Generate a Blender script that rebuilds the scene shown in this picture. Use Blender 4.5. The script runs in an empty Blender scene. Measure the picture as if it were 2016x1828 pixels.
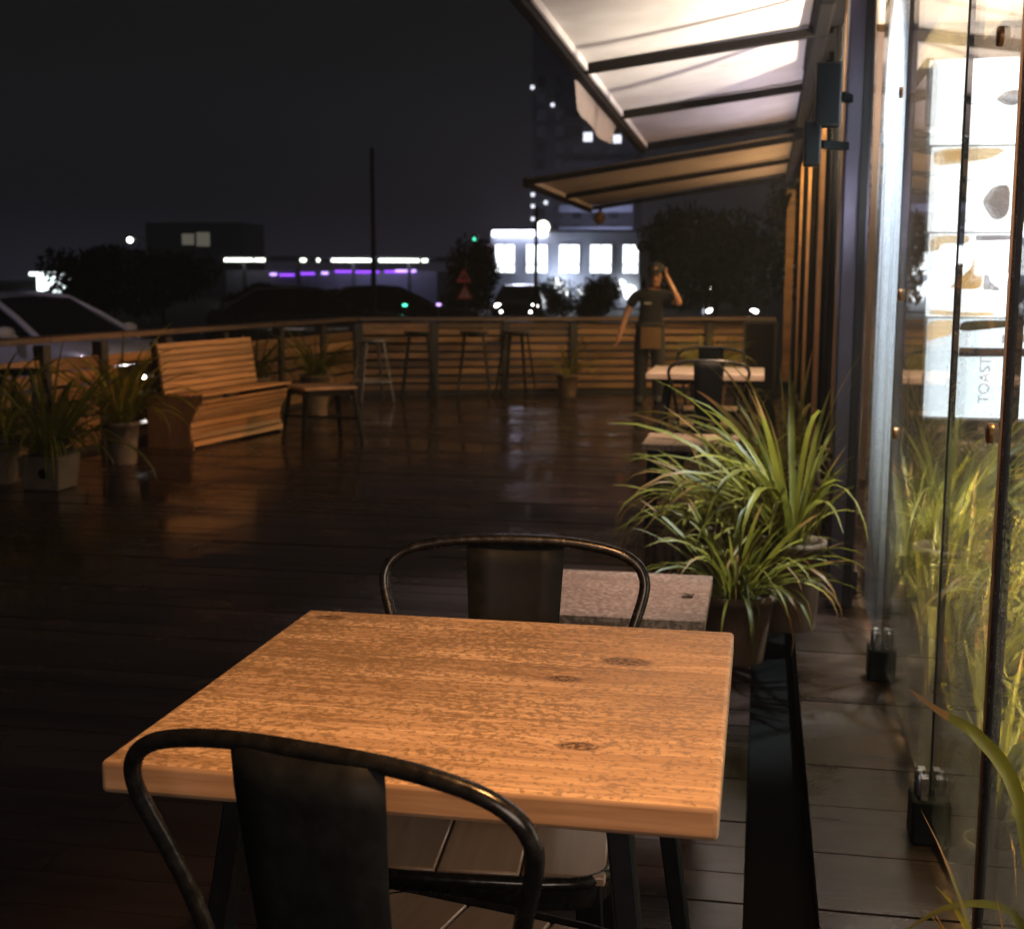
import bpy, bmesh, math, random
from mathutils import Vector, Matrix, Euler
R = math.radians
rnd = random.Random(7)
scene = bpy.context.scene
COL = scene.collection

# ------------------------------------------------------------------ camera
cam_d = bpy.data.cameras.new('camera')
cam = bpy.data.objects.new('camera', cam_d)
COL.objects.link(cam)
scene.camera = cam
ROW = [[0.98303558, 0.03098797, -0.18077831],
       [0.18331416, -0.13331939, 0.97397221],
       [0.00608016, -0.99058856, -0.13673824]]      # world axes seen from the camera (right, down, forward)
CX = Vector((ROW[0][0], ROW[1][0], ROW[2][0]))
CY = Vector((ROW[0][1], ROW[1][1], ROW[2][1]))
CZ = Vector((ROW[0][2], ROW[1][2], ROW[2][2]))
m = Matrix.Identity(4)
m.col[0][:3] = CX
m.col[1][:3] = -CY
m.col[2][:3] = -CZ
m.col[3][:3] = (0, 0, 1.31)
cam.matrix_world = m
cam_d.sensor_width = 36
cam_d.lens = 36 * 2630 / 2016
cam_d.clip_start = 0.05
cam_d.clip_end = 2000
cam_d.dof.use_dof = True
cam_d.dof.focus_distance = 2.0
cam_d.dof.aperture_fstop = 8.0

# ------------------------------------------------------------------ world, exposure
world = bpy.data.worlds.new('World')
scene.world = world
world.use_nodes = True
wn, wl = world.node_tree.nodes, world.node_tree.links
wn.clear()
out = wn.new('ShaderNodeOutputWorld')
bg = wn.new('ShaderNodeBackground')
tc = wn.new('ShaderNodeTexCoord')
sp = wn.new('ShaderNodeSeparateXYZ')
rp = wn.new('ShaderNodeValToRGB')
wl.new(tc.outputs['Generated'], sp.inputs[0])
wl.new(sp.outputs['Z'], rp.inputs[0])
e = rp.color_ramp.elements
e[0].position, e[0].color = 0.0, (0.034, 0.031, 0.050, 1)
e[1].position, e[1].color = 0.16, (0.0078, 0.0076, 0.0077, 1)
k = rp.color_ramp.elements.new(0.05); k.color = (0.0115, 0.0110, 0.0145, 1)
wl.new(rp.outputs[0], bg.inputs['Color'])
bg.inputs['Strength'].default_value = 1.0
wl.new(bg.outputs[0], out.inputs[0])
scene.view_settings.view_transform = 'Standard'
scene.view_settings.look = 'None'
scene.view_settings.exposure = 0.0
scene.view_settings.gamma = 1.0
scene.view_settings.use_curve_mapping = False
scene.cycles.max_bounces = 8
scene.cycles.transparent_max_bounces = 24
scene.cycles.glossy_bounces = 5
scene.cycles.diffuse_bounces = 3
scene.cycles.sample_clamp_indirect = 4.0
scene.cycles.use_denoising = True
scene.cycles.caustics_reflective = False
scene.cycles.caustics_refractive = False


def lamp(name, kind, loc, target, energy, color, **kw):
    d = bpy.data.lights.new(name, kind)
    d.energy = energy
    d.color = color
    for k_, v_ in kw.items():
        setattr(d, k_, v_)
    o = bpy.data.objects.new(name, d)
    COL.objects.link(o)
    o.location = loc
    if target is not None:
        o.rotation_euler = (Vector(target) - Vector(loc)).to_track_quat('-Z', 'Y').to_euler()
    return o


WARM = (1.0, 0.56, 0.24)
# the lamps of the terrace: warm spots under the awnings, cool tubes behind the awning cassette, lights in the cafe, and added unseen fills
lamp('table_spot', 'SPOT', (-0.02, 0.85, 2.15), (-0.31, 1.70, 0.72), 168, (1.0, 0.50, 0.185), spot_size=R(44), spot_blend=0.6, shadow_soft_size=0.04)
lamp('bench_spot', 'SPOT', (-0.6, 8.4, 2.45), (-4.8, 9.75, 0.50), 420, (1.0, 0.46, 0.15), spot_size=R(43), spot_blend=0.9, shadow_soft_size=0.06)
lamp('fence_spot', 'SPOT', (0.0, 12.6, 2.40), (-0.60, 16.0, 0.55), 12, (1.0, 0.52, 0.21), spot_size=R(50), spot_blend=0.95, shadow_soft_size=0.06)
lamp('middle_spot', 'SPOT', (0.05, 7.1, 2.55), (-0.35, 8.0, 0.6), 330, (1.0, 0.66, 0.45), spot_size=R(48), spot_blend=0.8, shadow_soft_size=0.05)
lamp('low_bench_spot', 'SPOT', (0.20, 4.1, 2.6), (-0.40, 3.65, 0.45), 190, (1.0, 0.66, 0.54), spot_size=R(24), spot_blend=0.9, shadow_soft_size=0.05)
lamp('awning_tube', 'AREA', (0.20, 10.2, 2.16), (-0.6, 10.2, 2.70), 23, (0.92, 0.85, 0.98), shape='RECTANGLE', size=4.0, size_y=0.04)
lamp('near_awning_tube', 'AREA', (0.20, 5.6, 2.16), (-0.6, 5.6, 2.70), 27, (1.0, 0.80, 0.66), shape='RECTANGLE', size=4.6, size_y=0.04)
lamp('far_awning_lamp', 'AREA', (0.20, 15.6, 2.15), (-0.8, 15.6, 2.6), 15, (1.0, 0.56, 0.24), shape='RECTANGLE', size=4.0, size_y=0.05)
lamp('cafe_side_light', 'AREA', (2.2, 1.9, 1.15), (0.0, 1.9, 0.75), 44, (1.0, 0.84, 0.70), shape='RECTANGLE', size=1.0, size_y=1.2)  # unseen low light added to reach the seats and table edge
lamp('cafe_ceiling_wash', 'SPOT', (2.3, 7.0, 1.6), (1.3, 7.8, 3.0), 2600, (1.0, 0.84, 0.66), spot_size=R(100), spot_blend=0.7, shadow_soft_size=0.1)
lamp('cafe_pane_wash', 'SPOT', (1.0, 5.02, 2.9), (0.43, 4.98, 1.55), 1900, (0.86, 0.93, 1.0), spot_size=R(46), spot_blend=0.6, shadow_soft_size=0.05)  # unseen spot added to brighten the streaked pane
lamp('cafe_plant_strip', 'AREA', (0.74, 3.5, 2.45), (0.70, 3.5, 0.0), 72, (1.0, 0.80, 0.36), shape='RECTANGLE', size=3.2, size_y=0.10, spread=R(27))
lamp('cafe_far_lamp', 'AREA', (0.72, 12.6, 2.7), (0.8, 12.6, 0), 420, (1.0, 0.66, 0.28), shape='RECTANGLE', size=6.2, size_y=0.3)
lamp('cafe_mid_lamp', 'AREA', (0.95, 7.4, 2.6), (0.85, 7.4, 0), 40, (1.0, 0.66, 0.28), shape='RECTANGLE', size=2.6, size_y=0.3)
lamp('behind_camera_fill', 'AREA', (1.2, -3.0, 2.0), (-1.6, 3.0, 0.2), 95, (1.0, 0.82, 0.74), shape='RECTANGLE', size=3.0, size_y=1.8)  # unseen area light added to lift the dark deck and chairs
lamp('car_fill_spot', 'SPOT', (-11.5, 10.0, 5.0), (-8.0, 14.3, 0.6), 130, (0.86, 0.76, 1.0), spot_size=R(42), spot_blend=0.6, shadow_soft_size=0.1)  # unseen lamp added only to light the white car


# ------------------------------------------------------------------ materials
def newmat(name):
    mt = bpy.data.materials.new(name)
    mt.use_nodes = True
    nt = mt.node_tree
    nt.nodes.clear()
    o = nt.nodes.new('ShaderNodeOutputMaterial')
    return mt, nt, o


def nd(nt, typ, ins=None, **props):
    n = nt.nodes.new(typ)
    for k_, v_ in props.items():
        setattr(n, k_, v_)
    if ins:
        for k_, v_ in ins.items():
            if isinstance(v_, bpy.types.NodeSocket):
                nt.links.new(v_, n.inputs[k_])
            else:
                n.inputs[k_].default_value = v_
    return n


def ramp(nt, fac, stops):
    r = nt.nodes.new('ShaderNodeValToRGB')
    nt.links.new(fac, r.inputs[0])
    el = r.color_ramp.elements
    for i, (p_, c_) in enumerate(stops):
        if i < 2:
            x = el[i]
            x.position = p_
        else:
            x = el.new(p_)
        x.color = (c_[0], c_[1], c_[2], 1) if not isinstance(c_, (int, float)) else (c_, c_, c_, 1)
    return r.outputs[0]


def mixc(nt, fac, a, b, mode='MIX'):
    n = nt.nodes.new('ShaderNodeMix')
    n.data_type = 'RGBA'
    n.blend_type = mode
    for sock, v_ in ((n.inputs[0], fac), (n.inputs[6], a), (n.inputs[7], b)):
        if isinstance(v_, bpy.types.NodeSocket):
            nt.links.new(v_, sock)
        elif isinstance(v_, (int, float)):
            sock.default_value = v_
        else:
            sock.default_value = (v_[0], v_[1], v_[2], 1)
    return n.outputs[2]


def mathn(nt, op, a, b=0.0, c=None, clamp=False):
    n = nt.nodes.new('ShaderNodeMath')
    n.operation = op
    n.use_clamp = clamp
    for i, v_ in enumerate((a, b) if c is None else (a, b, c)):
        if isinstance(v_, bpy.types.NodeSocket):
            nt.links.new(v_, n.inputs[i])
        else:
            n.inputs[i].default_value = v_
    return n.outputs[0]


def principled(nt, o, **ins):
    p = nt.nodes.new('ShaderNodeBsdfPrincipled')
    for k_, v_ in ins.items():
        k2 = k_.replace('_', ' ')
        if isinstance(v_, bpy.types.NodeSocket):
            nt.links.new(v_, p.inputs[k2])
        elif isinstance(v_, tuple) and len(v_) == 3 and p.inputs[k2].type == 'RGBA':
            p.inputs[k2].default_value = (*v_, 1)
        else:
            p.inputs[k2].default_value = v_
    nt.links.new(p.outputs[0], o.inputs[0])
    return p


def plain(name, col, rough=0.6, metal=0.0, var=0.25, scale=8.0, bump=0.0, spec=0.5, coat=0.0):
    mt, nt, o = newmat(name)
    t = nd(nt, 'ShaderNodeTexCoord')
    n = nd(nt, 'ShaderNodeTexNoise', {'Vector': t.outputs['Object'], 'Scale': scale, 'Detail': 6.0, 'Roughness': 0.6})
    c0 = tuple(x * (1 - var) for x in col)
    c1 = tuple(min(1, x * (1 + var)) for x in col)
    c = ramp(nt, n.outputs[0], [(0.3, c0), (0.7, c1)])
    r = ramp(nt, n.outputs[0], [(0.3, max(0.02, rough - 0.08)), (0.75, min(1, rough + 0.1))])
    kw = dict(Base_Color=c, Roughness=r, Metallic=metal, Specular_IOR_Level=spec, Coat_Weight=coat)
    if bump:
        b = nd(nt, 'ShaderNodeBump', {'Height': n.outputs[0], 'Strength': bump, 'Distance': 0.01})
        kw['Normal'] = b.outputs[0]
    principled(nt, o, **kw)
    return mt


def emit(name, col, strength):
    mt, nt, o = newmat(name)
    n = nd(nt, 'ShaderNodeEmission', {'Color': (*col, 1), 'Strength': strength})
    nt.links.new(n.outputs[0], o.inputs[0])
    return mt


def wood(name, dark, light, axis='X', scale=1.0, rough=(0.35, 0.6), bump=0.12, rand=0.35, spec=0.5, fine=60.0, coat=0.0, wet=None, world_space=False):
    """grain stretched along the given axis; each object shifts and tints by its own random number"""
    mt, nt, o = newmat(name)
    t = nd(nt, 'ShaderNodeTexCoord')
    oi = nd(nt, 'ShaderNodeObjectInfo')
    s = {'X': (0.55, 9, 9), 'Y': (9, 0.55, 9), 'Z': (9, 9, 0.55)}[axis]
    off = nd(nt, 'ShaderNodeCombineXYZ', {0: mathn(nt, 'MULTIPLY', oi.outputs['Random'], 37.0), 1: mathn(nt, 'MULTIPLY', oi.outputs['Random'], 91.0)})
    va = nd(nt, 'ShaderNodeVectorMath', {0: t.outputs['Object'], 1: off.outputs[0]}, operation='ADD')
    mp = nd(nt, 'ShaderNodeMapping', {'Vector': va.outputs[0], 'Scale': tuple(x * scale for x in s)})
    n1 = nd(nt, 'ShaderNodeTexNoise', {'Vector': mp.outputs[0], 'Scale': 1.2, 'Detail': 8.0, 'Roughness': 0.62, 'Distortion': 0.8})
    mp2 = nd(nt, 'ShaderNodeMapping', {'Vector': va.outputs[0], 'Scale': tuple(x * scale * fine / 12 for x in s)})
    n2 = nd(nt, 'ShaderNodeTexNoise', {'Vector': mp2.outputs[0], 'Scale': 2.0, 'Detail': 4.0})
    f = mathn(nt, 'ADD', mathn(nt, 'MULTIPLY', n1.outputs[0], 0.7), mathn(nt, 'MULTIPLY', n2.outputs[0], 0.3))
    c = ramp(nt, f, [(0.34, dark), (0.66, light)])
    tint = mathn(nt, 'MULTIPLY_ADD', oi.outputs['Random'], rand, 1.0 - rand / 2)
    tv = nd(nt, 'ShaderNodeCombineXYZ', {0: tint, 1: tint, 2: tint})
    c = mixc(nt, 1.0, c, tv.outputs[0], 'MULTIPLY')
    kw = {}
    if wet is None:
        r = ramp(nt, f, [(0.3, rough[0]), (0.7, rough[1])])
        h = f
    else:
        pn = nd(nt, 'ShaderNodeTexCoord')
        g = nd(nt, 'ShaderNodeNewGeometry')
        wn_ = nd(nt, 'ShaderNodeTexNoise', {'Vector': g.outputs['Position'], 'Scale': 1.1, 'Detail': 5.0, 'Roughness': 0.62})
        wmask = ramp(nt, wn_.outputs[0], [(0.42, 0.0), (0.62, 1.0)])
        r0 = ramp(nt, f, [(0.3, rough[0]), (0.7, rough[1])])
        r = mixc(nt, wmask, r0, (wet, wet, wet))
        h = f
    b = nd(nt, 'ShaderNodeBump', {'Height': h, 'Strength': bump, 'Distance': 0.004})
    principled(nt, o, Base_Color=c, Roughness=r, Specular_IOR_Level=spec, Normal=b.outputs[0], Coat_Weight=coat, **kw)
    return mt


M = {}
M['deck'] = wood('wet_deck_wood', (0.012, 0.0075, 0.0066), (0.034, 0.021, 0.018), 'X', rough=(0.22, 0.34), bump=0.12, spec=0.19, wet=0.045)
M['walk'] = wood('walkway_wood', (0.0065, 0.0034, 0.0024), (0.022, 0.0115, 0.008), 'X', rough=(0.34, 0.6), bump=0.6, spec=0.3, wet=0.16)
M['slat'] = wood('fence_slat_wood', (0.085, 0.040, 0.016), (0.27, 0.14, 0.062), 'X', rough=(0.4, 0.6), bump=0.25, rand=0.9)
M['rail'] = wood('weathered_rail_wood', (0.06, 0.036, 0.026), (0.12, 0.075, 0.055), 'X', rough=(0.30, 0.5), bump=0.15)
M['bench'] = wood('bench_wood', (0.15, 0.072, 0.028), (0.42, 0.22, 0.095), 'X', rough=(0.35, 0.55), bump=0.25, rand=0.7)
M['bench_side'] = wood('bench_side_wood', (0.10, 0.050, 0.022), (0.17, 0.090, 0.042), 'Z', rough=(0.4, 0.6), bump=0.1, rand=0.1)
M['seat'] = wood('seat_wood', (0.18, 0.105, 0.06), (0.34, 0.21, 0.125), 'Y', rough=(0.28, 0.42), bump=0.06, rand=0.3, coat=0.3)
M['pale'] = wood('pale_bench_wood', (0.26, 0.185, 0.14), (0.48, 0.37, 0.29), 'X', rough=(0.35, 0.6), bump=0.1, rand=0.15)
M['black'] = plain('black_painted_metal', (0.008, 0.0085, 0.0085), rough=0.5, var=0.3, scale=40, spec=0.10)
M['gun'] = plain('black_steel_tube', (0.05, 0.047, 0.043), rough=0.24, metal=0.85, var=0.4, scale=60, bump=0.03)
M['steel'] = plain('brushed_steel', (0.55, 0.55, 0.57), rough=0.28, metal=1.0, var=0.15, scale=30)
M['galv'] = plain('worn_steel_leg', (0.30, 0.29, 0.32), rough=0.35, metal=0.8, var=0.3, scale=30)
M['post'] = plain('dark_post_paint', (0.018, 0.014, 0.013), rough=0.5, var=0.3, scale=12)
M['column'] = plain('dark_violet_column_paint', (0.10, 0.080, 0.12), rough=0.38, var=0.25, scale=5)
M['beam'] = plain('dark_brown_beam_paint', (0.006, 0.0045, 0.004), rough=0.8, var=0.25, scale=6, spec=0.08)
M['brass'] = plain('brass_disc', (0.65, 0.36, 0.18), rough=0.35, metal=0.9, var=0.15)
M['clay'] = plain('brown_clay_pot', (0.13, 0.075, 0.045), rough=0.7, var=0.3, scale=14, bump=0.2)
M['concrete'] = plain('pale_concrete', (0.085, 0.058, 0.04), rough=0.75, var=0.3, scale=16, bump=0.3)
M['soil'] = plain('dark_soil', (0.02, 0.015, 0.010), rough=0.9, var=0.5, scale=60, bump=0.6)
M['asphalt'] = plain('asphalt', (0.020, 0.020, 0.021), rough=0.6, var=0.35, scale=3, bump=0.2)
M['pit'] = plain('black_channel', (0.003, 0.003, 0.003), rough=0.9, var=0.3, spec=0.05)
M['wallpaint'] = plain('dark_cafe_wall', (0.050, 0.032, 0.024), rough=0.7, var=0.3, scale=3)
M['curtain'] = plain('warm_plaster_wall', (0.30, 0.20, 0.09), rough=0.6, var=0.35, scale=2.5, bump=0.1)
M['white_wall'] = plain('pale_render_wall', (0.55, 0.58, 0.66), rough=0.8, var=0.12, scale=0.6)
M['dark_wall'] = plain('dark_concrete_wall', (0.06, 0.06, 0.068), rough=0.85, var=0.3, scale=0.2)
M['bark'] = plain('bark', (0.035, 0.025, 0.018), rough=0.9, var=0.4, scale=10, bump=0.5)
M['carpaint'] = plain('white_car_paint', (0.55, 0.52, 0.60), rough=0.22, var=0.04, scale=2, coat=0.6)
M['darkpaint'] = plain('dark_car_paint', (0.02, 0.022, 0.03), rough=0.2, var=0.1, scale=2, coat=0.6)
M['carglass'] = plain('dark_car_glass', (0.006, 0.007, 0.009), rough=0.06, var=0.1, scale=2)
M['rubber'] = plain('rubber', (0.015, 0.015, 0.015), rough=0.8, var=0.2)
M['skin'] = plain('skin', (0.42, 0.20, 0.12), rough=0.5, var=0.10, scale=20)
M['hair'] = plain('black_hair', (0.01, 0.008, 0.007), rough=0.5, var=0.3, scale=60)
M['shirt'] = plain('black_cotton', (0.009, 0.008, 0.010), rough=0.9, var=0.3, scale=25, bump=0.3)
M['trousers'] = plain('black_trouser_cloth', (0.016, 0.013, 0.013), rough=0.9, var=0.3, scale=25, bump=0.3)
M['tan'] = plain('tan_canvas', (0.17, 0.085, 0.032), rough=0.85, var=0.2, scale=60, bump=0.3)
M['grey_print'] = plain('grey_print', (0.35, 0.32, 0.30), rough=0.7, var=0.1)
M['red'] = plain('red_sign_paint', (0.50, 0.07, 0.06), rough=0.45, var=0.1)
M['signwhite'] = plain('sign_face_paint', (0.42, 0.30, 0.30), rough=0.45, var=0.1)
M['purplewall'] = plain('hall_wall_paint', (0.16, 0.15, 0.22), rough=0.8, var=0.2, scale=0.4)
M['e_window'] = emit('lit_window_glass', (0.92, 0.97, 1.0), 3.2)
M['e_sign'] = emit('white_sign_light', (0.80, 0.82, 1.0), 9.0)
M['e_globe'] = emit('globe_light', (1.0, 0.92, 0.82), 5.0)
M['e_tube'] = emit('greenish_tube_light', (0.93, 1.0, 0.86), 5.0)
M['e_purple'] = emit('purple_led_light', (0.30, 0.07, 0.95), 2.2)
M['e_violet'] = emit('violet_led_light', (0.55, 0.35, 1.0), 3.0)
M['e_kiosk'] = emit('kiosk_light', (0.86, 1.0, 0.98), 3.5)
M['e_cyan'] = emit('cyan_light', (0.25, 0.65, 0.8), 0.7)
M['e_head'] = emit('headlight_glow', (1.0, 0.93, 0.86), 22.0)
M['e_far_head'] = emit('far_headlight_glow', (1.0, 0.95, 0.9), 12.0)
M['e_dim'] = emit('dim_window_light', (0.75, 0.78, 0.85), 0.55)
M['e_dim_warm'] = emit('dim_warm_window', (0.32, 0.30, 0.24), 0.35)
M['e_green'] = emit('green_signal', (0.1, 0.95, 0.6), 3.0)
M['e_pink'] = emit('pink_signal', (1.0, 0.55, 0.65), 3.0)
M['e_star'] = emit('window_lamp', (0.85, 0.88, 1.0), 2.0)
M['e_lamp'] = emit('street_lamp_glow', (1.0, 0.97, 0.88), 9.0)

# table: pale timber boards with knots and rain drops soaked in
KN = [(-0.183, 1.924, 0.030), (-0.261, 1.821, 0.020), (-0.203, 1.550, 0.022), (-0.694, 2.084, 0.020)]


def table_wood():
    mt, nt, o = newmat('pale_table_timber')
    g = nd(nt, 'ShaderNodeTexCoord')
    pos = g.outputs['Object']
    sx = nd(nt, 'ShaderNodeSeparateXYZ', {0: pos})
    warp = None
    knot = None
    for (kx, ky, kr) in KN:
        kx, ky = kx + 0.388, ky - 1.76
        d = nd(nt, 'ShaderNodeVectorMath', {0: pos, 1: (kx, ky, 0.0)}, operation='SUBTRACT')
        ms = nd(nt, 'ShaderNodeVectorMath', {0: d.outputs[0], 1: (0.55, 1.0, 0.0)}, operation='MULTIPLY')
        ln = nd(nt, 'ShaderNodeVectorMath', {0: ms.outputs[0]}, operation='LENGTH').outputs['Value']
        near = mathn(nt, 'DIVIDE', kr * 0.9, mathn(nt, 'ADD', ln, 0.012))
        w = mathn(nt, 'MULTIPLY', near, near)
        w = mathn(nt, 'MINIMUM', w, 1.5)
        warp = w if warp is None else mathn(nt, 'ADD', warp, w)
        kd = mathn(nt, 'SUBTRACT', 1.0, mathn(nt, 'DIVIDE', ln, kr * 0.85), clamp=True)
        knot = kd if knot is None else mathn(nt, 'MAXIMUM', knot, kd)
    wv = nd(nt, 'ShaderNodeCombineXYZ', {0: 0.0, 1: mathn(nt, 'MULTIPLY', warp, 0.05), 2: 0.0})
    p2 = nd(nt, 'ShaderNodeVectorMath', {0: pos, 1: wv.outputs[0]}, operation='ADD')
    mp = nd(nt, 'ShaderNodeMapping', {'Vector': p2.outputs[0], 'Scale': (1.6, 22, 22)})
    n1 = nd(nt, 'ShaderNodeTexNoise', {'Vector': mp.outputs[0], 'Scale': 1.5, 'Detail': 7.0, 'Roughness': 0.6, 'Distortion': 0.5})
    mp2 = nd(nt, 'ShaderNodeMapping', {'Vector': p2.outputs[0], 'Scale': (4, 150, 150)})
    n2 = nd(nt, 'ShaderNodeTexNoise', {'Vector': mp2.outputs[0], 'Scale': 1.0, 'Detail': 3.0})
    f = mathn(nt, 'ADD', mathn(nt, 'MULTIPLY', n1.outputs[0], 0.6), mathn(nt, 'MULTIPLY', n2.outputs[0], 0.4))
    c = ramp(nt, f, [(0.34, (0.24, 0.145, 0.082)), (0.50, (0.42, 0.275, 0.165)), (0.64, (0.58, 0.40, 0.255))])
    # board to board tone (three boards glued edge to edge) with a hairline at the joint
    yb = mathn(nt, 'MULTIPLY', mathn(nt, 'ADD', sx.outputs[1], 0.37), 1 / 0.247)
    fl = mathn(nt, 'FLOOR', yb)
    fr = mathn(nt, 'FRACT', yb)
    wnz = nd(nt, 'ShaderNodeTexWhiteNoise', {'W': fl}, noise_dimensions='1D')
    tone = mathn(nt, 'MULTIPLY_ADD', wnz.outputs['Value'], 0.22, 0.90)
    tv = nd(nt, 'ShaderNodeCombineXYZ', {0: tone, 1: tone, 2: tone})
    c = mixc(nt, 1.0, c, tv.outputs[0], 'MULTIPLY')
    hair = mathn(nt, 'LESS_THAN', mathn(nt, 'ABSOLUTE', mathn(nt, 'SUBTRACT', fr, 0.5)), 0.493)
    hair = mathn(nt, 'SUBTRACT', 1.0, hair)
    c = mixc(nt, mathn(nt, 'MULTIPLY', hair, 0.6), c, (0.16, 0.09, 0.045))
    kn2 = nd(nt, 'ShaderNodeTexNoise', {'Vector': pos, 'Scale': 150.0, 'Detail': 2.0})
    kf = mathn(nt, 'MULTIPLY', ramp(nt, knot, [(0.0, 0.0), (0.35, 1.0)]), ramp(nt, kn2.outputs[0], [(0.36, 0.35), (0.58, 1.0)]))
    c = mixc(nt, kf, c, (0.075, 0.040, 0.020))
    # rain spots
    mp3 = nd(nt, 'ShaderNodeMapping', {'Vector': pos, 'Scale': (1.0, 1.25, 1.0)})
    sp1 = nd(nt, 'ShaderNodeTexNoise', {'Vector': mp3.outputs[0], 'Scale': 125.0, 'Detail': 2.0, 'Roughness': 0.5})
    sp2 = nd(nt, 'ShaderNodeTexNoise', {'Vector': mp3.outputs[0], 'Scale': 5.0, 'Detail': 4.0})
    left = mathn(nt, 'MULTIPLY_ADD', sx.outputs[0], -0.15, mathn(nt, 'MULTIPLY', sx.outputs[1], 0.09))
    th = mathn(nt, 'ADD', mathn(nt, 'ADD', sp1.outputs[0], mathn(nt, 'MULTIPLY', mathn(nt, 'SUBTRACT', sp2.outputs[0], 0.20), 0.42)), left)
    spot = ramp(nt, th, [(0.625, 0.0), (0.665, 1.0)])
    up = nd(nt, 'ShaderNodeNewGeometry')
    nz = nd(nt, 'ShaderNodeSeparateXYZ', {0: up.outputs['Normal']}).outputs[2]
    spot = mathn(nt, 'MULTIPLY', spot, mathn(nt, 'GREATER_THAN', nz, 0.8))
    c = mixc(nt, mathn(nt, 'MULTIPLY', spot, 0.64), c, (0.155, 0.095, 0.043))
    r = mathn(nt, 'MULTIPLY_ADD', f, 0.2, 0.42)
    r = mathn(nt, 'SUBTRACT', r, mathn(nt, 'MULTIPLY', spot, 0.14))
    b = nd(nt, 'ShaderNodeBump', {'Height': f, 'Strength': 0.06, 'Distance': 0.003})
    principled(nt, o, Base_Color=c, Roughness=r, Specular_IOR_Level=0.28, Normal=b.outputs[0])
    return mt


M['table'] = table_wood()


def pale_spotted():
    mt, nt, o = newmat('rain_spotted_pale_wood')
    t = nd(nt, 'ShaderNodeTexCoord')
    mp = nd(nt, 'ShaderNodeMapping', {'Vector': t.outputs['Object'], 'Scale': (1.2, 14, 14)})
    n1 = nd(nt, 'ShaderNodeTexNoise', {'Vector': mp.outputs[0], 'Scale': 2.0, 'Detail': 6.0})
    c = ramp(nt, n1.outputs[0], [(0.3, (0.30, 0.22, 0.17)), (0.7, (0.46, 0.36, 0.29))])
    s1 = nd(nt, 'ShaderNodeTexNoise', {'Vector': t.outputs['Object'], 'Scale': 62.0, 'Detail': 3.0, 'Roughness': 0.6})
    s2 = nd(nt, 'ShaderNodeTexNoise', {'Vector': t.outputs['Object'], 'Scale': 5.0, 'Detail': 2.0})
    th = mathn(nt, 'ADD', s1.outputs[0], mathn(nt, 'MULTIPLY', s2.outputs[0], 0.3))
    spot = ramp(nt, th, [(0.60, 0.0), (0.68, 1.0)])
    c = mixc(nt, mathn(nt, 'MULTIPLY', spot, 0.75), c, (0.13, 0.085, 0.06))
    principled(nt, o, Base_Color=c, Roughness=0.45, Specular_IOR_Level=0.4)
    return mt


M['spotted'] = pale_spotted()


def leaf_mat(name, c0, c1, trans=0.35):
    mt, nt, o = newmat(name)
    oi = nd(nt, 'ShaderNodeObjectInfo')
    t = nd(nt, 'ShaderNodeTexCoord')
    n = nd(nt, 'ShaderNodeTexNoise', {'Vector': t.outputs['Object'], 'Scale': 9.0, 'Detail': 4.0})
    f = mathn(nt, 'ADD', mathn(nt, 'MULTIPLY', n.outputs[0], 0.5), mathn(nt, 'MULTIPLY', oi.outputs['Random'], 0.6))
    c = ramp(nt, f, [(0.2, c0), (0.8, c1)])
    p = principled(nt, o, Base_Color=c, Roughness=0.45, Specular_IOR_Level=0.25)
    tr = nd(nt, 'ShaderNodeBsdfTranslucent', {'Color': c})
    mx = nd(nt, 'ShaderNodeMixShader', {0: trans, 1: p.outputs[0], 2: tr.outputs[0]})
    nt.links.new(mx.outputs[0], o.inputs[0])
    return mt


M['leaf'] = leaf_mat('strap_leaf', (0.060, 0.062, 0.008), (0.230, 0.195, 0.026))
M['leaf_tip'] = leaf_mat('dry_leaf_tip', (0.20, 0.10, 0.03), (0.32, 0.17, 0.05))
M['tree_leaf'] = leaf_mat('tree_foliage', (0.022, 0.032, 0.014), (0.050, 0.066, 0.028), 0.25)


def fabric():
    mt, nt, o = newmat('white_awning_canvas')
    t = nd(nt, 'ShaderNodeTexCoord')
    n = nd(nt, 'ShaderNodeTexNoise', {'Vector': t.outputs['Object'], 'Scale': 2.2, 'Detail': 5.0, 'Roughness': 0.6})
    mp = nd(nt, 'ShaderNodeMapping', {'Vector': t.outputs['Object'], 'Scale': (0.6, 9, 1)})
    n3 = nd(nt, 'ShaderNodeTexNoise', {'Vector': mp.outputs[0], 'Scale': 2.0, 'Detail': 4.0})
    c = ramp(nt, n.outputs[0], [(0.25, (0.55, 0.50, 0.50)), (0.75, (0.74, 0.70, 0.71))])
    c = mixc(nt, ramp(nt, n3.outputs[0], [(0.58, 0.0), (0.85, 0.15)]), c, (0.45, 0.38, 0.36))
    d = nd(nt, 'ShaderNodeBsdfDiffuse', {'Color': c})
    tr = nd(nt, 'ShaderNodeBsdfTranslucent', {'Color': c})
    mx = nd(nt, 'ShaderNodeMixShader', {0: 0.2, 1: d.outputs[0], 2: tr.outputs[0]})
    nt.links.new(mx.outputs[0], o.inputs[0])
    return mt


M['canvas'] = fabric()


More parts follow.
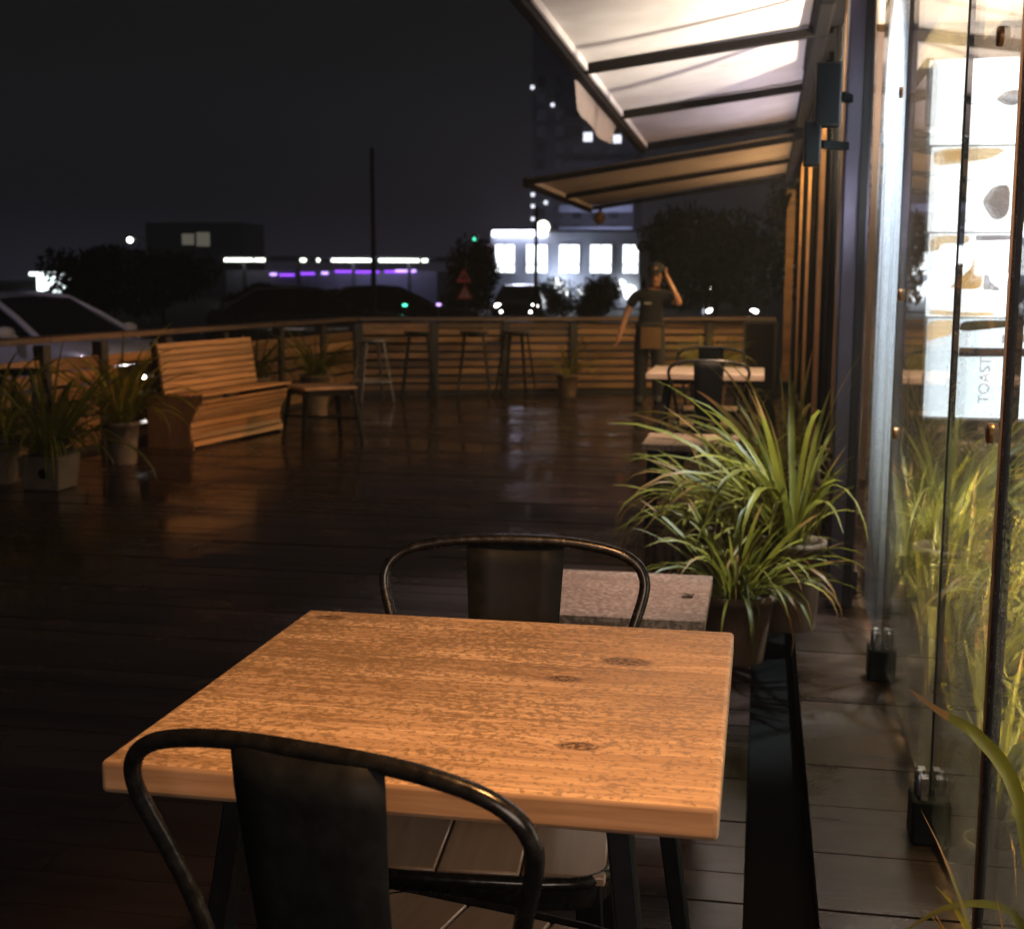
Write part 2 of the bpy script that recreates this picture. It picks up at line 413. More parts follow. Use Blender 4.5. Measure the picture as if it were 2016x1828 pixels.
def glass(name, dust=0.0, specks=0.0):
    mt, nt, o = newmat(name)
    g = nd(nt, 'ShaderNodeNewGeometry')
    ior = mathn(nt, 'MULTIPLY_ADD', g.outputs['Backfacing'], 1 / 1.5 - 1.5, 1.5)
    fr = nd(nt, 'ShaderNodeFresnel', {'IOR': ior})
    tr = nd(nt, 'ShaderNodeBsdfTransparent', {'Color': (0.94, 0.97, 0.95, 1)})
    gl = nd(nt, 'ShaderNodeBsdfGlossy', {'Color': (1, 1, 1, 1), 'Roughness': 0.0})
    mx = nd(nt, 'ShaderNodeMixShader', {0: fr.outputs[0], 1: tr.outputs[0], 2: gl.outputs[0]})
    res = mx
    if specks:
        t = nd(nt, 'ShaderNodeTexCoord')
        n = nd(nt, 'ShaderNodeTexNoise', {'Vector': t.outputs['Object'], 'Scale': 170.0, 'Detail': 3.0, 'Roughness': 0.75})
        n2 = nd(nt, 'ShaderNodeTexNoise', {'Vector': t.outputs['Object'], 'Scale': 2.0, 'Detail': 4.0})
        f = mathn(nt, 'MULTIPLY', ramp(nt, n.outputs[0], [(0.52, 0.0), (0.66, 1.0)]), ramp(nt, n2.outputs[0], [(0.35, 0.25), (0.65, 1.0)]))
        f = mathn(nt, 'MULTIPLY', f, specks)
        d = nd(nt, 'ShaderNodeBsdfDiffuse', {'Color': (0.75, 0.74, 0.70, 1)})
        d2 = nd(nt, 'ShaderNodeBsdfTranslucent', {'Color': (0.75, 0.74, 0.70, 1)})
        dd = nd(nt, 'ShaderNodeMixShader', {0: 0.5, 1: d.outputs[0], 2: d2.outputs[0]})
        res = nd(nt, 'ShaderNodeMixShader', {0: f, 1: mx.outputs[0], 2: dd.outputs[0]})
    if dust:
        t = nd(nt, 'ShaderNodeTexCoord')
        n = nd(nt, 'ShaderNodeTexNoise', {'Vector': t.outputs['Object'], 'Scale': 150.0, 'Detail': 3.0, 'Roughness': 0.7})
        mp = nd(nt, 'ShaderNodeMapping', {'Vector': t.outputs['Object'], 'Scale': (1, 4.2, 0.16)})
        n2 = nd(nt, 'ShaderNodeTexNoise', {'Vector': mp.outputs[0], 'Scale': 1.6, 'Detail': 6.0, 'Roughness': 0.65})
        f = mathn(nt, 'MULTIPLY', ramp(nt, n.outputs[0], [(0.40, 0.10), (0.62, 1.0)]), ramp(nt, n2.outputs[0], [(0.36, 0.02), (0.66, 1.0)]))
        zz = nd(nt, 'ShaderNodeSeparateXYZ', {0: t.outputs['Object']}).outputs[2]
        f = mathn(nt, 'MULTIPLY', f, ramp(nt, zz, [(0.30, 0.12), (0.85, 1.0)]))  # dust thinned downwards, with the lamp's fade put into its cover
        f = mathn(nt, 'MULTIPLY', f, dust)
        d = nd(nt, 'ShaderNodeBsdfDiffuse', {'Color': (0.70, 0.76, 0.84, 1)})
        d2 = nd(nt, 'ShaderNodeBsdfTranslucent', {'Color': (0.70, 0.76, 0.84, 1)})
        dd = nd(nt, 'ShaderNodeMixShader', {0: 0.5, 1: d.outputs[0], 2: d2.outputs[0]})
        res = nd(nt, 'ShaderNodeMixShader', {0: f, 1: mx.outputs[0], 2: dd.outputs[0]})
    nt.links.new(res.outputs[0], o.inputs[0])
    return mt


M['glass'] = glass('clear_pane', 0.0, 0.5)
M['dusty'] = glass('rain_streaked_pane', 1.0)
M['edge'] = plain('pane_edge_green', (0.10, 0.075, 0.03), rough=0.2, var=0.4, scale=20, coat=0.5)
M['gasket'] = plain('black_gasket', (0.008, 0.007, 0.012), rough=0.4, var=0.2)
M['water'] = glass('water_drop')


# ------------------------------------------------------------------ mesh builder
class MB:
    def __init__(self):
        self.v, self.f, self.s = [], [], []

    def add(self, vs, fs, smooth=False):
        b = len(self.v)
        self.v += [tuple(p) for p in vs]
        for q in fs:
            self.f.append([b + i for i in q])
            self.s.append(smooth)
        return self

    def box(self, c, s, rot=None):
        hx, hy, hz = s[0] / 2, s[1] / 2, s[2] / 2
        vs = [Vector((x, y, z)) for x in (-hx, hx) for y in (-hy, hy) for z in (-hz, hz)]
        if rot is not None:
            mt = rot if isinstance(rot, Matrix) else Euler(rot).to_matrix()
            vs = [mt @ p for p in vs]
        vs = [p + Vector(c) for p in vs]
        return self.add(vs, [(0, 1, 3, 2), (4, 6, 7, 5), (0, 4, 5, 1), (2, 3, 7, 6), (0, 2, 6, 4), (1, 5, 7, 3)])

    def bar(self, a, b, w, h=None, w2=None, h2=None, up=(0, 0, 1)):
        """a straight (tapered) bar of rectangular section from a to b"""
        a, b = Vector(a), Vector(b)
        h = w if h is None else h
        w2 = w if w2 is None else w2
        h2 = h if h2 is None else h2
        t = (b - a).normalized()
        u = Vector(up)
        if abs(t.dot(u)) > 0.95:
            u = Vector((1, 0, 0))
        x = t.cross(u).normalized()
        y = x.cross(t)
        vs = []
        for p, ww, hh in ((a, w, h), (b, w2, h2)):
            for sx, sy in ((-1, -1), (1, -1), (1, 1), (-1, 1)):
                vs.append(p + x * sx * ww / 2 + y * sy * hh / 2)
        return self.add(vs, [(3, 2, 1, 0), (4, 5, 6, 7), (0, 1, 5, 4), (1, 2, 6, 5), (2, 3, 7, 6), (3, 0, 4, 7)])

    def tube(self, pts, r, n=10, r2=None, closed=False):
        pts = [Vector(p) for p in pts]
        m_ = len(pts)
        rings = []
        prev = None
        for i, p in enumerate(pts):
            if closed:
                t = pts[(i + 1) % m_] - pts[i - 1]
            else:
                t = pts[min(i + 1, m_ - 1)] - pts[max(i - 1, 0)]
            t.normalize()
            if prev is None:
                u = Vector((0, 0, 1)) if abs(t.z) < 0.9 else Vector((1, 0, 0))
                x = t.cross(u).normalized()
            else:
                x = (prev - t * prev.dot(t)).normalized()
            prev = x
            y = t.cross(x)
            rr = r if r2 is None else r + (r2 - r) * i / (m_ - 1)
            rings.append([p + (x * math.cos(2 * math.pi * j / n) + y * math.sin(2 * math.pi * j / n)) * rr for j in range(n)])
        vs = [q for ring in rings for q in ring]
        fs = []
        for i in range(m_ if closed else m_ - 1):
            for j in range(n):
                a0, a1 = i * n + j, i * n + (j + 1) % n
                k_ = (i + 1) % m_
                b0, b1 = k_ * n + j, k_ * n + (j + 1) % n
                fs.append((a0, a1, b1, b0))
        self.add(vs, fs, True)
        if not closed:
            self.add(rings[0], [tuple(range(n))[::-1]])
            self.add(rings[-1], [tuple(range(n))])
        return self

    def lathe(self, prof, n=24, c=(0, 0, 0), axis='Z', smooth=True, cap=True):
        vs = []
        for (r, z) in prof:
            for j in range(n):
                a = 2 * math.pi * j / n
                p = (r * math.cos(a), r * math.sin(a), z)
                if axis == 'X':
                    p = (p[2], p[0], p[1])
                elif axis == 'Y':
                    p = (p[1], p[2], p[0])
                vs.append((p[0] + c[0], p[1] + c[1], p[2] + c[2]))
        fs = [(i * n + j, i * n + (j + 1) % n, (i + 1) * n + (j + 1) % n, (i + 1) * n + j) for i in range(len(prof) - 1) for j in range(n)]
        self.add(vs, fs, smooth)
        if cap:
            self.add(vs[:n], [tuple(range(n))[::-1]])
            self.add(vs[-n:], [tuple(range(n))])
        return self

    def prism(self, poly, a, b, fn):
        """extrude a 2D polygon between a and b; fn(u, v, t) -> point"""
        n = len(poly)
        vs = [fn(u, v, a) for u, v in poly] + [fn(u, v, b) for u, v in poly]
        fs = [tuple(range(n))[::-1], tuple(range(n, 2 * n))] + [(i, (i + 1) % n, n + (i + 1) % n, n + i) for i in range(n)]
        return self.add(vs, fs)

    def mesh(self, name, mat, bevel=0.0, seg=2):
        me = bpy.data.meshes.new(name)
        me.from_pydata(self.v, [], self.f)
        me.polygons.foreach_set('use_smooth', self.s)
        if mat is not None:
            me.materials.append(mat)
        bm = bmesh.new()
        bm.from_mesh(me)
        bmesh.ops.recalc_face_normals(bm, faces=bm.faces)
        if bevel:
            res = bmesh.ops.bevel(bm, geom=bm.edges[:], offset=bevel, segments=seg, affect='EDGES', profile=0.5)
            for f_ in res['faces']:
                f_.smooth = seg > 1
        bm.to_mesh(me)
        bm.free()
        me.update()
        return me

    def obj(self, name, mat, parent=None, bevel=0.0, seg=2, loc=None):
        me = self.mesh(name, mat, bevel, seg)
        return link(name, me, parent, loc)


def link(name, me, parent=None, loc=None, rot=None, scale=None):
    o = bpy.data.objects.new(name, me)
    COL.objects.link(o)
    if parent is not None:
        o.parent = parent
    if loc is not None:
        o.location = loc
    if rot is not None:
        o.rotation_euler = rot
    if scale is not None:
        o.scale = scale if hasattr(scale, '__len__') else (scale,) * 3
    return o


def tag(o, label=None, cat=None, group=None, kind=None):
    if label:
        o['label'] = label
    if cat:
        o['category'] = cat
    if group:
        o['group'] = group
    if kind:
        o['kind'] = kind
    return o


def empty(name, loc, rz=0.0, label=None, cat=None, group=None, kind=None):
    o = bpy.data.objects.new(name, None)
    o.empty_display_size = 0.1
    COL.objects.link(o)
    o.location = loc
    o.rotation_euler = (0, 0, rz)
    return tag(o, label, cat, group, kind)


def copy_tree(o, parent=None):
    kids = [c for c in o.children]
    c = o.copy()
    COL.objects.link(c)
    if parent is not None:
        c.parent = parent
    for ch in kids:
        copy_tree(ch, c)
    return c


# ================================================================== SETTING
GZ = -0.32                                             # street level, a step below the deck
MB().add([(-400, -60, GZ), (380, -60, GZ), (380, 600, GZ), (-400, 600, GZ)], [(0, 1, 2, 3)]).obj('street', M['asphalt'])
tag(bpy.data.objects['street'], kind='structure')

# outdoor deck: dark base sheet, planks laid across
deck = MB().box((-2.93, 8.6, -0.17), (5.86, 16.6, 0.24)).obj('deck', M['pit'])
tag(deck, kind='structure')
PW, GAP = 0.146, 0.006
plank_me = {}


def plank_mesh(L, mat, w=PW - GAP, th=0.028):
    key = (round(L, 3), mat.name, w)
    if key not in plank_me:
        plank_me[key] = MB().box((0, 0, -th / 2), (L, w, th)).mesh('plank', mat)
    return plank_me[key]


field = MB()
rows = int((16.55 - 0.4) / PW)
for i in range(rows):
    y = 0.4 + PW * (i + 0.5)
    right = 0.0
    left = -5.85 + 0.01 * rnd.randrange(3)
    j1 = -1.55 if i % 2 else -2.7
    j2 = j1 - 2.2
    spans = [(right, j1), (j1, j2), (j2, left)]
    for a, b in spans:
        L = a - b - 0.003
        cx = (a + b) / 2
        z = -0.004 * rnd.random()
        if 1.6 < y < 9.0 and not (y < 3 and a < -2):
            o = link('plank', plank_mesh(round(L, 3), M['deck']), deck, (cx, y, z), (0, 0, rnd.uniform(-0.0012, 0.0012)))
        else:
            field.box((cx, y, z - 0.014), (L, PW - GAP, 0.028))
fo = field.obj('plank_field', M['deck'], deck)
tag(fo, kind='stuff')

# black drainage channel between deck and walkway
ch = MB()
ch.box((0.076, 8.5, -0.20), (0.148, 16.4, 0.20))
tag(ch.obj('drain_channel', M['pit']), kind='structure')

# walkway / cafe floor of wider boards that runs on under the glass
walk = MB().box((2.2, 8.5, -0.17), (4.0, 16.4, 0.24)).obj('cafe_floor', M['pit'])
tag(walk, kind='structure')
wf = MB()
for i in range(56):
    y = 0.42 + 0.29 * (i + 0.5)
    z = -0.003 * rnd.random()
    if 1.5 < y < 8.5:
        link('plank', plank_mesh(1.95, M['walk'], 0.284), walk, (0.155 + 0.975, y, z), (0, 0, rnd.uniform(-0.001, 0.001)))
    else:
        wf.box((1.13, y, z - 0.014), (1.95, 0.284, 0.028))
    wf.box((3.16, y, z - 0.014), (2.1, 0.284, 0.028))
tag(wf.obj('plank_field', M['walk'], walk), kind='stuff')

# cafe shell: back wall, end wall, ceiling
sh = MB()
sh.box((4.25, 8.5, 1.45), (0.1, 16.4, 3.1))
sh.box((2.36, 0.35, 1.45), (3.7, 0.1, 3.1))
sh.box((2.36, 9.2, 1.45), (3.7, 0.1, 2.9))
sh.box((2.36, 16.75, 1.45), (3.7, 0.1, 3.1))
shell = sh.obj('cafe_wall', M['wallpaint'])
tag(shell, kind='structure')
M['ceil'] = plain('pale_ceiling_paint', (0.55, 0.46, 0.40), rough=0.7, var=0.12, scale=1.5)
ceil_o = MB().box((2.30, 8.5, 3.02), (3.9, 16.5, 0.10)).obj('cafe_ceiling', M['ceil'])
tag(ceil_o, kind='structure')
inner = MB().box((1.00, 12.9, 1.45), (0.06, 7.3, 2.9)).obj('inner_wall', M['curtain'])
tag(inner, kind='structure')

# ================================================================== FACADE
GX = 0.43
fas = empty('cafe_facade', (0, 0, 0), 0, 'dark cafe front with violet column and warm lit glazing running away behind the plants', 'shop front')
MB().box((0.346, 5.56, 1.40), (0.100, 0.17, 2.80)).obj('column', M['column'], fas, 0.008)
MB().box((0.372, 5.472, 1.40), (0.03, 0.010, 2.80)).obj('column_trim', M['post'], fas, 0.002)
MB().box((0.325, 8.9, 2.93), (0.21, 16.0, 0.24)).obj('fascia', M['beam'], fas, 0.01)
MB().box((0.40, 11.15, 0.05), (0.06, 10.9, 0.10)).obj('sill', M['post'], fas, 0.004)
# far glazing, one pane after another
ys = [5.66 + 0.92 * i for i in range(13)]
for i in range(12):
    y0, y1 = ys[i], ys[i + 1]
    MB().box((0.415, (y0 + y1) / 2, 1.455), (0.008, y1 - y0 - 0.05, 2.70)).obj('glass_pane', M['glass'], fas)
    MB().box((0.412, y1, 1.455), (0.055, 0.05, 2.71)).obj('mullion', M['brass'] if i % 3 == 1 else M['beam'], fas, 0.004)
MB().box((0.30, 16.68, 1.25), (0.10, 0.09, 2.30)).obj('door_jamb', M['slat'], fas, 0.004)

# frameless folding glass wall beside the camera
gw = empty('folding_glass_wall', (GX, 1.0, 0), 0, 'tall frameless glass wall with rain streaks, mirroring the terrace at the right', 'glass wall')
for (y0, y1, mt, ang) in ((4.49, 5.46, 'dusty', 0), (3.17, 4.47, 'glass', 0), (2.455, 3.15, 'glass', 0), (0.9, 2.415, 'glass', 0)):
    MB().box((0, (y0 + y1) / 2 - 1.0, 1.44), (0.010, y1 - y0, 2.74)).obj('glass_pane', M[mt], gw)
MB().box((0, 4.48 - 1, 1.44), (0.013, 0.012, 2.74)).obj('pane_edge', M['edge'], gw)
MB().box((0, 3.16 - 1, 1.44), (0.014, 0.014, 2.74)).obj('gasket', M['gasket'], gw)
MB().box((0, 2.435 - 1, 1.44), (0.020, 0.034, 2.74)).obj('gasket', M['gasket'], gw)
MB().box((-0.0125, 2.449 - 1, 1.44), (0.004, 0.006, 2.74)).obj('pane_edge', M['brass'], gw)
dr = MB()
for i in range(150):
    z = rnd.uniform(0.25, 1.9)
    dr.lathe([(0.0004, -0.0012), (0.0014, -0.0006), (0.0016, 0.0004), (0.0004, 0.0016)], 6, (-0.0105, 2.435 - 1 + rnd.uniform(-0.016, 0.010), z), 'X')
tag(dr.obj('water_droplets', M['steel'], gw), kind='stuff')
for (y, z) in ((2.70, 1.765), (2.575, 1.035), (4.62, 1.92), (4.36, 1.27), (4.32, 0.84)):
    MB().lathe([(0.004, -0.008), (0.017, -0.007), (0.019, -0.003), (0.019, 0.004)], 20, (-0.009, y - 1, z), 'X').obj('fixing_disc', M['brass'], gw)
MB().box((0, 1.8, 2.83), (0.05, 5.4, 0.05)).obj('top_track', M['post'], gw, 0.004)
for y in (3.16, 4.48):
    hb = MB().box((-0.012, y - 1, 0.055), (0.075, 0.10, 0.11)).obj('floor_hinge', M['black'], gw, 0.008)
    h2 = MB()
    h2.box((-0.022, y - 1.028, 0.135), (0.016, 0.030, 0.055)).box((0.022, y - 1.028, 0.135), (0.016, 0.030, 0.055)).box((-0.022, y - 0.97, 0.135), (0.016, 0.030, 0.055))
    h2.lathe([(0.012, 0), (0.012, 0.05), (0.006, 0.058)], 14, (-0.03, y - 1.0, 0.11))
    h2.obj('clamp', M['steel'], hb, 0.0)

for y0, y1, z in ((5.65, 7.9, 2.17), (8.2, 12.2, 2.17), (13.6, 17.6, 2.16)):
    MB().box((0.232, (y0 + y1) / 2, z), (0.03, y1 - y0, 0.035)).obj('light_bar', M['beam'], fas, 0.004)

# speakers on the column
for k_, (x0, x1, y, z0, z1, lab) in enumerate((
        (0.172, 0.268, 5.36, 1.895, 2.130, 'upper boxy black loudspeaker fixed high on the violet column'),
        (0.136, 0.200, 5.37, 1.750, 1.918, 'small black boxy loudspeaker on an arm below the other one on the column'))):
    s_ = empty('wall_speaker', ((x0 + x1) / 2, y, (z0 + z1) / 2), 0, lab, 'speaker', 'loudspeakers on the column')
    MB().box((0, 0, 0), (x1 - x0, 0.09, z1 - z0)).obj('cabinet', M['post'], s_, 0.006)
    MB().box((0, -0.047, 0), (x1 - x0 - 0.016, 0.004, z1 - z0 - 0.016)).obj('grille', M['black'], s_, 0.001, 1)
    MB().bar(((x1 - x0) / 2, 0.02, 0), (0.306 - (x0 + x1) / 2, 0.12, 0), 0.03).obj('bracket', M['black'], s_)

# ================================================================== AWNINGS
def awning(name, label, y0, beams, xf, zf, xw, zw, fabric_drop, group, tilt=0.0):
    a = empty(name, (0, y0, 0), 0, label, 'awning', group)
    beams = [b_ - y0 for b_ in beams]
    a.rotation_euler = (tilt, 0, 0)
    for i in range(len(beams) - 1):
        ya, yb = beams[i], beams[i + 1]
        mb = MB()
        nx, ny = 10, 6
        vs = []
        for i2 in range(nx + 1):
            for j in range(ny + 1):
                u, v = i2 / nx, j / ny
                sag = 0.030 * math.sin(math.pi * v) * math.sin(math.pi * u) ** 0.5 if 0 < u < 1 else 0.0
                vs.append((xw + (xf - xw) * u, ya + (yb - ya) * v, zw + (zf - zw) * u + 0.035 - sag))
        fs = [(i2 * (ny + 1) + j, i2 * (ny + 1) + j + 1, (i2 + 1) * (ny + 1) + j + 1, (i2 + 1) * (ny + 1) + j) for i2 in range(nx) for j in range(ny)]
        top = [(x, y, z + 0.004) for x, y, z in vs]
        mb.add(vs, fs, True).add(top, fs, True)
        mb.obj('canvas', M['canvas'], a)
    for y in beams:
        MB().bar((xw + 0.1, y, zw + 0.016 * 0.1), (xf, y, zf), 0.075, 0.05).obj('rafter', M['beam'], a)
    yb, ye = beams[0], beams[-1]
    MB().box((xf - 0.035, (yb + ye) / 2, zf - 0.005), (0.06, ye - yb + 0.1, 0.085)).obj('front_bar', M['beam'], a, 0.008)
    MB().box((xf + 0.010, (yb + ye) / 2, zf + 0.012), (0.022, ye - yb, 0.045)).obj('hem', M['canvas'], a, 0.004)
    MB().box((xw + 0.03, (yb + ye) / 2, zw + 0.03), (0.10, ye - yb + 0.1, 0.13)).obj('cassette', M['beam'], a, 0.02)
    return a


aw1 = awning('white_awning', 'long white canvas awning with dark rafters over the tables, lit from beneath', 8.43,
             [2.04, 4.17, 6.30, 8.43, 10.56, 12.79], -1.125, 2.60, 0.26, 2.80, 0, None, -0.012)
va = MB()
vp = [(-1.215, 8.55, 2.53), (-1.235, 8.78, 2.345), (-1.235, 10.55, 2.335), (-1.215, 11.0, 2.50)]
vs = []
for i in range(13):
    u = i / 12
    y = 8.55 + (10.95 - 8.55) * u
    zb = 2.345 + 0.03 * u if 0.08 < u else 2.50
    zb = 2.53 - (2.53 - 2.34) * min(1, u / 0.10) if u < 0.10 else 2.34 + 0.012 * math.sin(u * 9)
    if u > 0.82:
        zb = 2.34 + 0.17 * (u - 0.82) / 0.18
    vs += [(-1.190, y - 8.43, 2.575), (-1.205 - 0.01 * math.sin(u * 14), y - 8.43, zb + 0.03)]
fs = [(2 * i, 2 * i + 1, 2 * i + 3, 2 * i + 2) for i in range(12)]
va.add(vs, fs, True).add([(x - 0.003, y, z) for x, y, z in vs], fs, True)
M['dull'] = plain('dull_canvas_flap', (0.17, 0.13, 0.12), rough=0.8, var=0.15, scale=6)
va.obj('valance', M['dull'], aw1)
aw2 = awning('far_awning', 'lower awning with orange lit canvas beyond the white one', 0,
             [13.15, 15.5, 18.0], -2.28, 2.26, 0.26, 2.66, 0, None)
MB().lathe([(0.01, 0.085), (0.045, 0.075), (0.075, 0.03), (0.08, -0.01), (0.06, -0.055), (0.02, -0.08)], 20, (-2.17, 17.95, 2.13)).obj('end_knob', M['tan'], aw2)
MB().tube([(-2.17, 17.95, 2.20), (-2.15, 17.95, 2.26)], 0.02).obj('knob_stem', M['beam'], aw2)


# ================================================================== CHAIRS
def make_chair():
    c = empty('metal_chair', (0, 0, 0))
    pts = [(0.168, -0.135, 0.44), (0.176, -0.15, 0.52), (0.192, -0.175, 0.62), (0.214, -0.20, 0.70), (0.232, -0.218, 0.755), (0.235, -0.226, 0.785), (0.222, -0.233, 0.812),
           (0.188, -0.238, 0.832), (0.12, -0.243, 0.845), (0.05, -0.245, 0.849)]
    # smooth the hoop
    full = [(-x, y, z) for x, y, z in pts] + [(x, y, z) for x, y, z in reversed(pts)]
    P_ = [Vector(p) for p in full]
    for _ in range(2):
        Q = [P_[0]]
        for a_, b_ in zip(P_[:-1], P_[1:]):
            Q += [a_.lerp(b_, 0.25), a_.lerp(b_, 0.75)]
        Q.append(P_[-1])
        P_ = Q
    MB().tube(P_, 0.0098, 12).obj('back_hoop', M['gun'], c)
    # splat: a gently curved sheet
    vs = []
    hs = [(0.845, 0.088, -0.247), (0.80, 0.0875, -0.243), (0.72, 0.083, -0.232), (0.62, 0.080, -0.214), (0.54, 0.079, -0.190), (0.45, 0.079, -0.150)]
    for z, w, y in hs:
        for u in (-1, -0.5, 0, 0.5, 1):
            vs.append((u * w, y + 0.010 * (u * u - 1) - 0.004, z))
    nb = len(vs)
    vs += [(x, y + 0.003, z) for x, y, z in vs]
    fs = []
    for i in range(len(hs) - 1):
        for j in range(4):
            q = (i * 5 + j, i * 5 + j + 1, (i + 1) * 5 + j + 1, (i + 1) * 5 + j)
            fs.append(q)
            fs.append(tuple(nb + t for t in q[::-1]))
        for j in (0, 4):
            a_, b_ = i * 5 + j, (i + 1) * 5 + j
            fs.append((a_, b_, nb + b_, nb + a_))
    for j in range(4):
        fs.append((j, j + 1, nb + j + 1, nb + j))
    MB().add(vs, fs, True).obj('back_splat', M['black'], c)
    # seat: two boards in a rolled metal rim
    rim = MB()
    ring = []
    for a_ in range(32):
        t = 2 * math.pi * a_ / 32
        cx_, sy_ = math.cos(t), math.sin(t)
        ex = 0.42
        w = 0.195 + 0.006 * (sy_ > 0)
        ring.append((w * math.copysign(abs(cx_) ** ex, cx_), 0.075 + 0.198 * math.copysign(abs(sy_) ** ex, sy_), 0.444))
    rim.tube(ring, 0.010, 8, closed=True)
    sk = [(x, y, 0.440) for x, y, z in ring] + [(x * 0.985, 0.075 + (y - 0.075) * 0.985, 0.402) for x, y, z in ring]
    rim.add(sk, [(i, (i + 1) % 32, 32 + (i + 1) % 32, 32 + i) for i in range(32)], True)
    rim.add([(x * 0.97, 0.075 + (y - 0.075) * 0.97, 0.436) for x, y, z in ring], [tuple(range(32))])
    rim.obj('seat_rim', M['gun'], c)
    for x0, x1 in ((-0.187, -0.0635), (-0.0615, 0.0615), (0.0635, 0.187)):
        bb = MB().box(((x0 + x1) / 2, 0.075, 0.445), (x1 - x0, 0.365, 0.016)).obj('seat_board', M['seat'], c, 0.004, 2)
    for sx in (-1, 1):
        MB().bar((sx * 0.160, 0.235, 0.43), (sx * 0.195, 0.265, 0.0), 0.042, 0.016, 0.020, 0.014, up=(0, 1, 0)).obj('leg', M['black'], c, 0.003, 1)
        MB().bar((sx * 0.150, -0.105, 0.43), (sx * 0.195, -0.235, 0.0), 0.046, 0.016, 0.022, 0.014, up=(0, 1, 0)).obj('leg', M['black'], c, 0.003, 1)
    st = MB()
    st.bar((-0.170, 0.245, 0.30), (0.168, -0.15, 0.30), 0.014, 0.020).bar((0.170, 0.245, 0.306), (-0.168, -0.15, 0.306), 0.014, 0.020)
    st.obj('stretcher', M['black'], c)
    return c


chair = make_chair()
chair.location = (-0.372, 1.447, 0)
chair.rotation_euler = (0, 0, R(-13))
CG = 'black metal cafe chairs with wooden seats'
tag(chair, 'black metal hoop back chair nearest, in front of the big orange lit table', 'chair', CG)
c2 = copy_tree(chair)
c2.location, c2.rotation_euler = (-0.405, 2.075, 0), (0, 0, R(184.5))
tag(c2, 'black metal hoop back chair on the far side of the big orange lit table', 'chair', CG)
c3 = copy_tree(chair)
c3.location, c3.rotation_euler = (-0.31, 8.12, 0.0), (0, 0, R(3))
tag(c3, 'black metal hoop back chair standing at the small far table near the plants', 'chair', CG)
for ch_ in c3.children:
    pass
c4 = copy_tree(chair)
c4.location, c4.rotation_euler = (-0.33, 9.25, 0.0), (0, 0, R(184))
tag(c4, 'black metal hoop back chair behind the small far table', 'chair', CG)


# ================================================================== TABLES
def slab(name, mat, sx, sy, th, parent, z, r=0.007):
    o = MB().box((0, 0, 0), (sx, sy, th)).obj(name, mat, parent, r, 3)
    o.location = (0, 0, z - th / 2)
    return o


TG = 'square cafe tables with timber tops'
t1 = empty('cafe_table', (-0.388, 1.76, 0), 0, 'big pale timber cafe table with rain spots and knots, lit orange', 'table', TG)
slab('tabletop', M['table'], 0.718, 0.742, 0.040, t1, 0.75)
ap = MB()
ap.box((0, -0.27, 0.694), (0.52, 0.03, 0.03)).box((0, 0.27, 0.694), (0.52, 0.03, 0.03)).box((-0.26, 0, 0.6935), (0.03, 0.51, 0.03)).box((0.26, 0, 0.6935), (0.03, 0.51, 0.03))
ap.obj('apron_frame', M['black'], t1)
for sx in (-1, 1):
    for sy in (-1, 1):
        MB().bar((sx * 0.235, sy * 0.235, 0.70), (sx * 0.325, sy * 0.33, 0.0), 0.040, 0.030, 0.028, 0.024).obj('leg', M['black'], t1, 0.003, 1)
t2 = copy_tree(t1)
t2.location = (-0.335, 8.58, 0)
tag(t2, 'small distant cafe table with a pinkish pale top between two black chairs', 'table', TG)
for ch_ in t2.children:
    if ch_.name.startswith('tabletop'):
        ch_.data = ch_.data.copy()
        ch_.data.materials[0] = M['pale']

LG = 'low wooden benches with a hand hole'


def make_low_bench():
    b = empty('low_bench', (-0.37, 3.625, 0), 0)
    bm = bmesh.new()
    me = bpy.data.meshes.new('bench_top')
    # top with a square hole near its right edge
    xs = [-0.25, 0.175, 0.205, 0.25]
    ysl = [-0.275, -0.02, 0.03, 0.275]
    mb = MB()
    for zi, flip in ((0.45, False), (0.418, True)):
        vs = [(x, y, zi) for x in xs for y in ysl]
        fs = [(i * 4 + j, (i + 1) * 4 + j, (i + 1) * 4 + j + 1, i * 4 + j + 1) for i in range(3) for j in range(3) if not (i == 1 and j == 1)]
        mb.add(vs, fs)
    per = [(-0.25, -0.275), (0.25, -0.275), (0.25, 0.275), (-0.25, 0.275)]
    hol = [(0.175, -0.02), (0.205, -0.02), (0.205, 0.03), (0.175, 0.03)]
    for ringp in (per, hol):
        vs = [(x, y, 0.45) for x, y in ringp] + [(x, y, 0.418) for x, y in ringp]
        mb.add(vs, [(i, (i + 1) % 4, 4 + (i + 1) % 4, 4 + i) for i in range(4)])
    bm.free()
    o = mb.obj('bench_top', M['spotted'], b)
    bmx = bmesh.new()
    bmx.from_mesh(o.data)
    bmesh.ops.remove_doubles(bmx, verts=bmx.verts, dist=1e-5)
    bmesh.ops.recalc_face_normals(bmx, faces=bmx.faces)
    ed = [e_ for e_ in bmx.edges if len(e_.link_faces) == 2 and e_.calc_face_angle(0) > 0.5]
    bmesh.ops.bevel(bmx, geom=ed, offset=0.004, segments=2, affect='EDGES')
    bmx.to_mesh(o.data)
    bmx.free()
    for sx in (-1, 1):
        for sy in (-1, 1):
            MB().bar((sx * 0.205, sy * 0.225, 0.418), (sx * 0.215, sy * 0.24, 0), 0.035, 0.035, 0.028, 0.028).obj('leg', M['black'], b, 0.003, 1)
    for sy in (-1, 1):
        MB().box((0, sy * 0.23, 0.39), (0.40, 0.02, 0.05)).obj('apron', M['black'], b)
    return b


lb = make_low_bench()
tag(lb, 'low pale bench with a square hole and rain spots just behind the big table', 'bench', LG)
lb2 = copy_tree(lb)
lb2.location = (-0.36, 7.33, 0)
tag(lb2, 'low pale bench half hidden by the plants before the small far table', 'bench', LG)


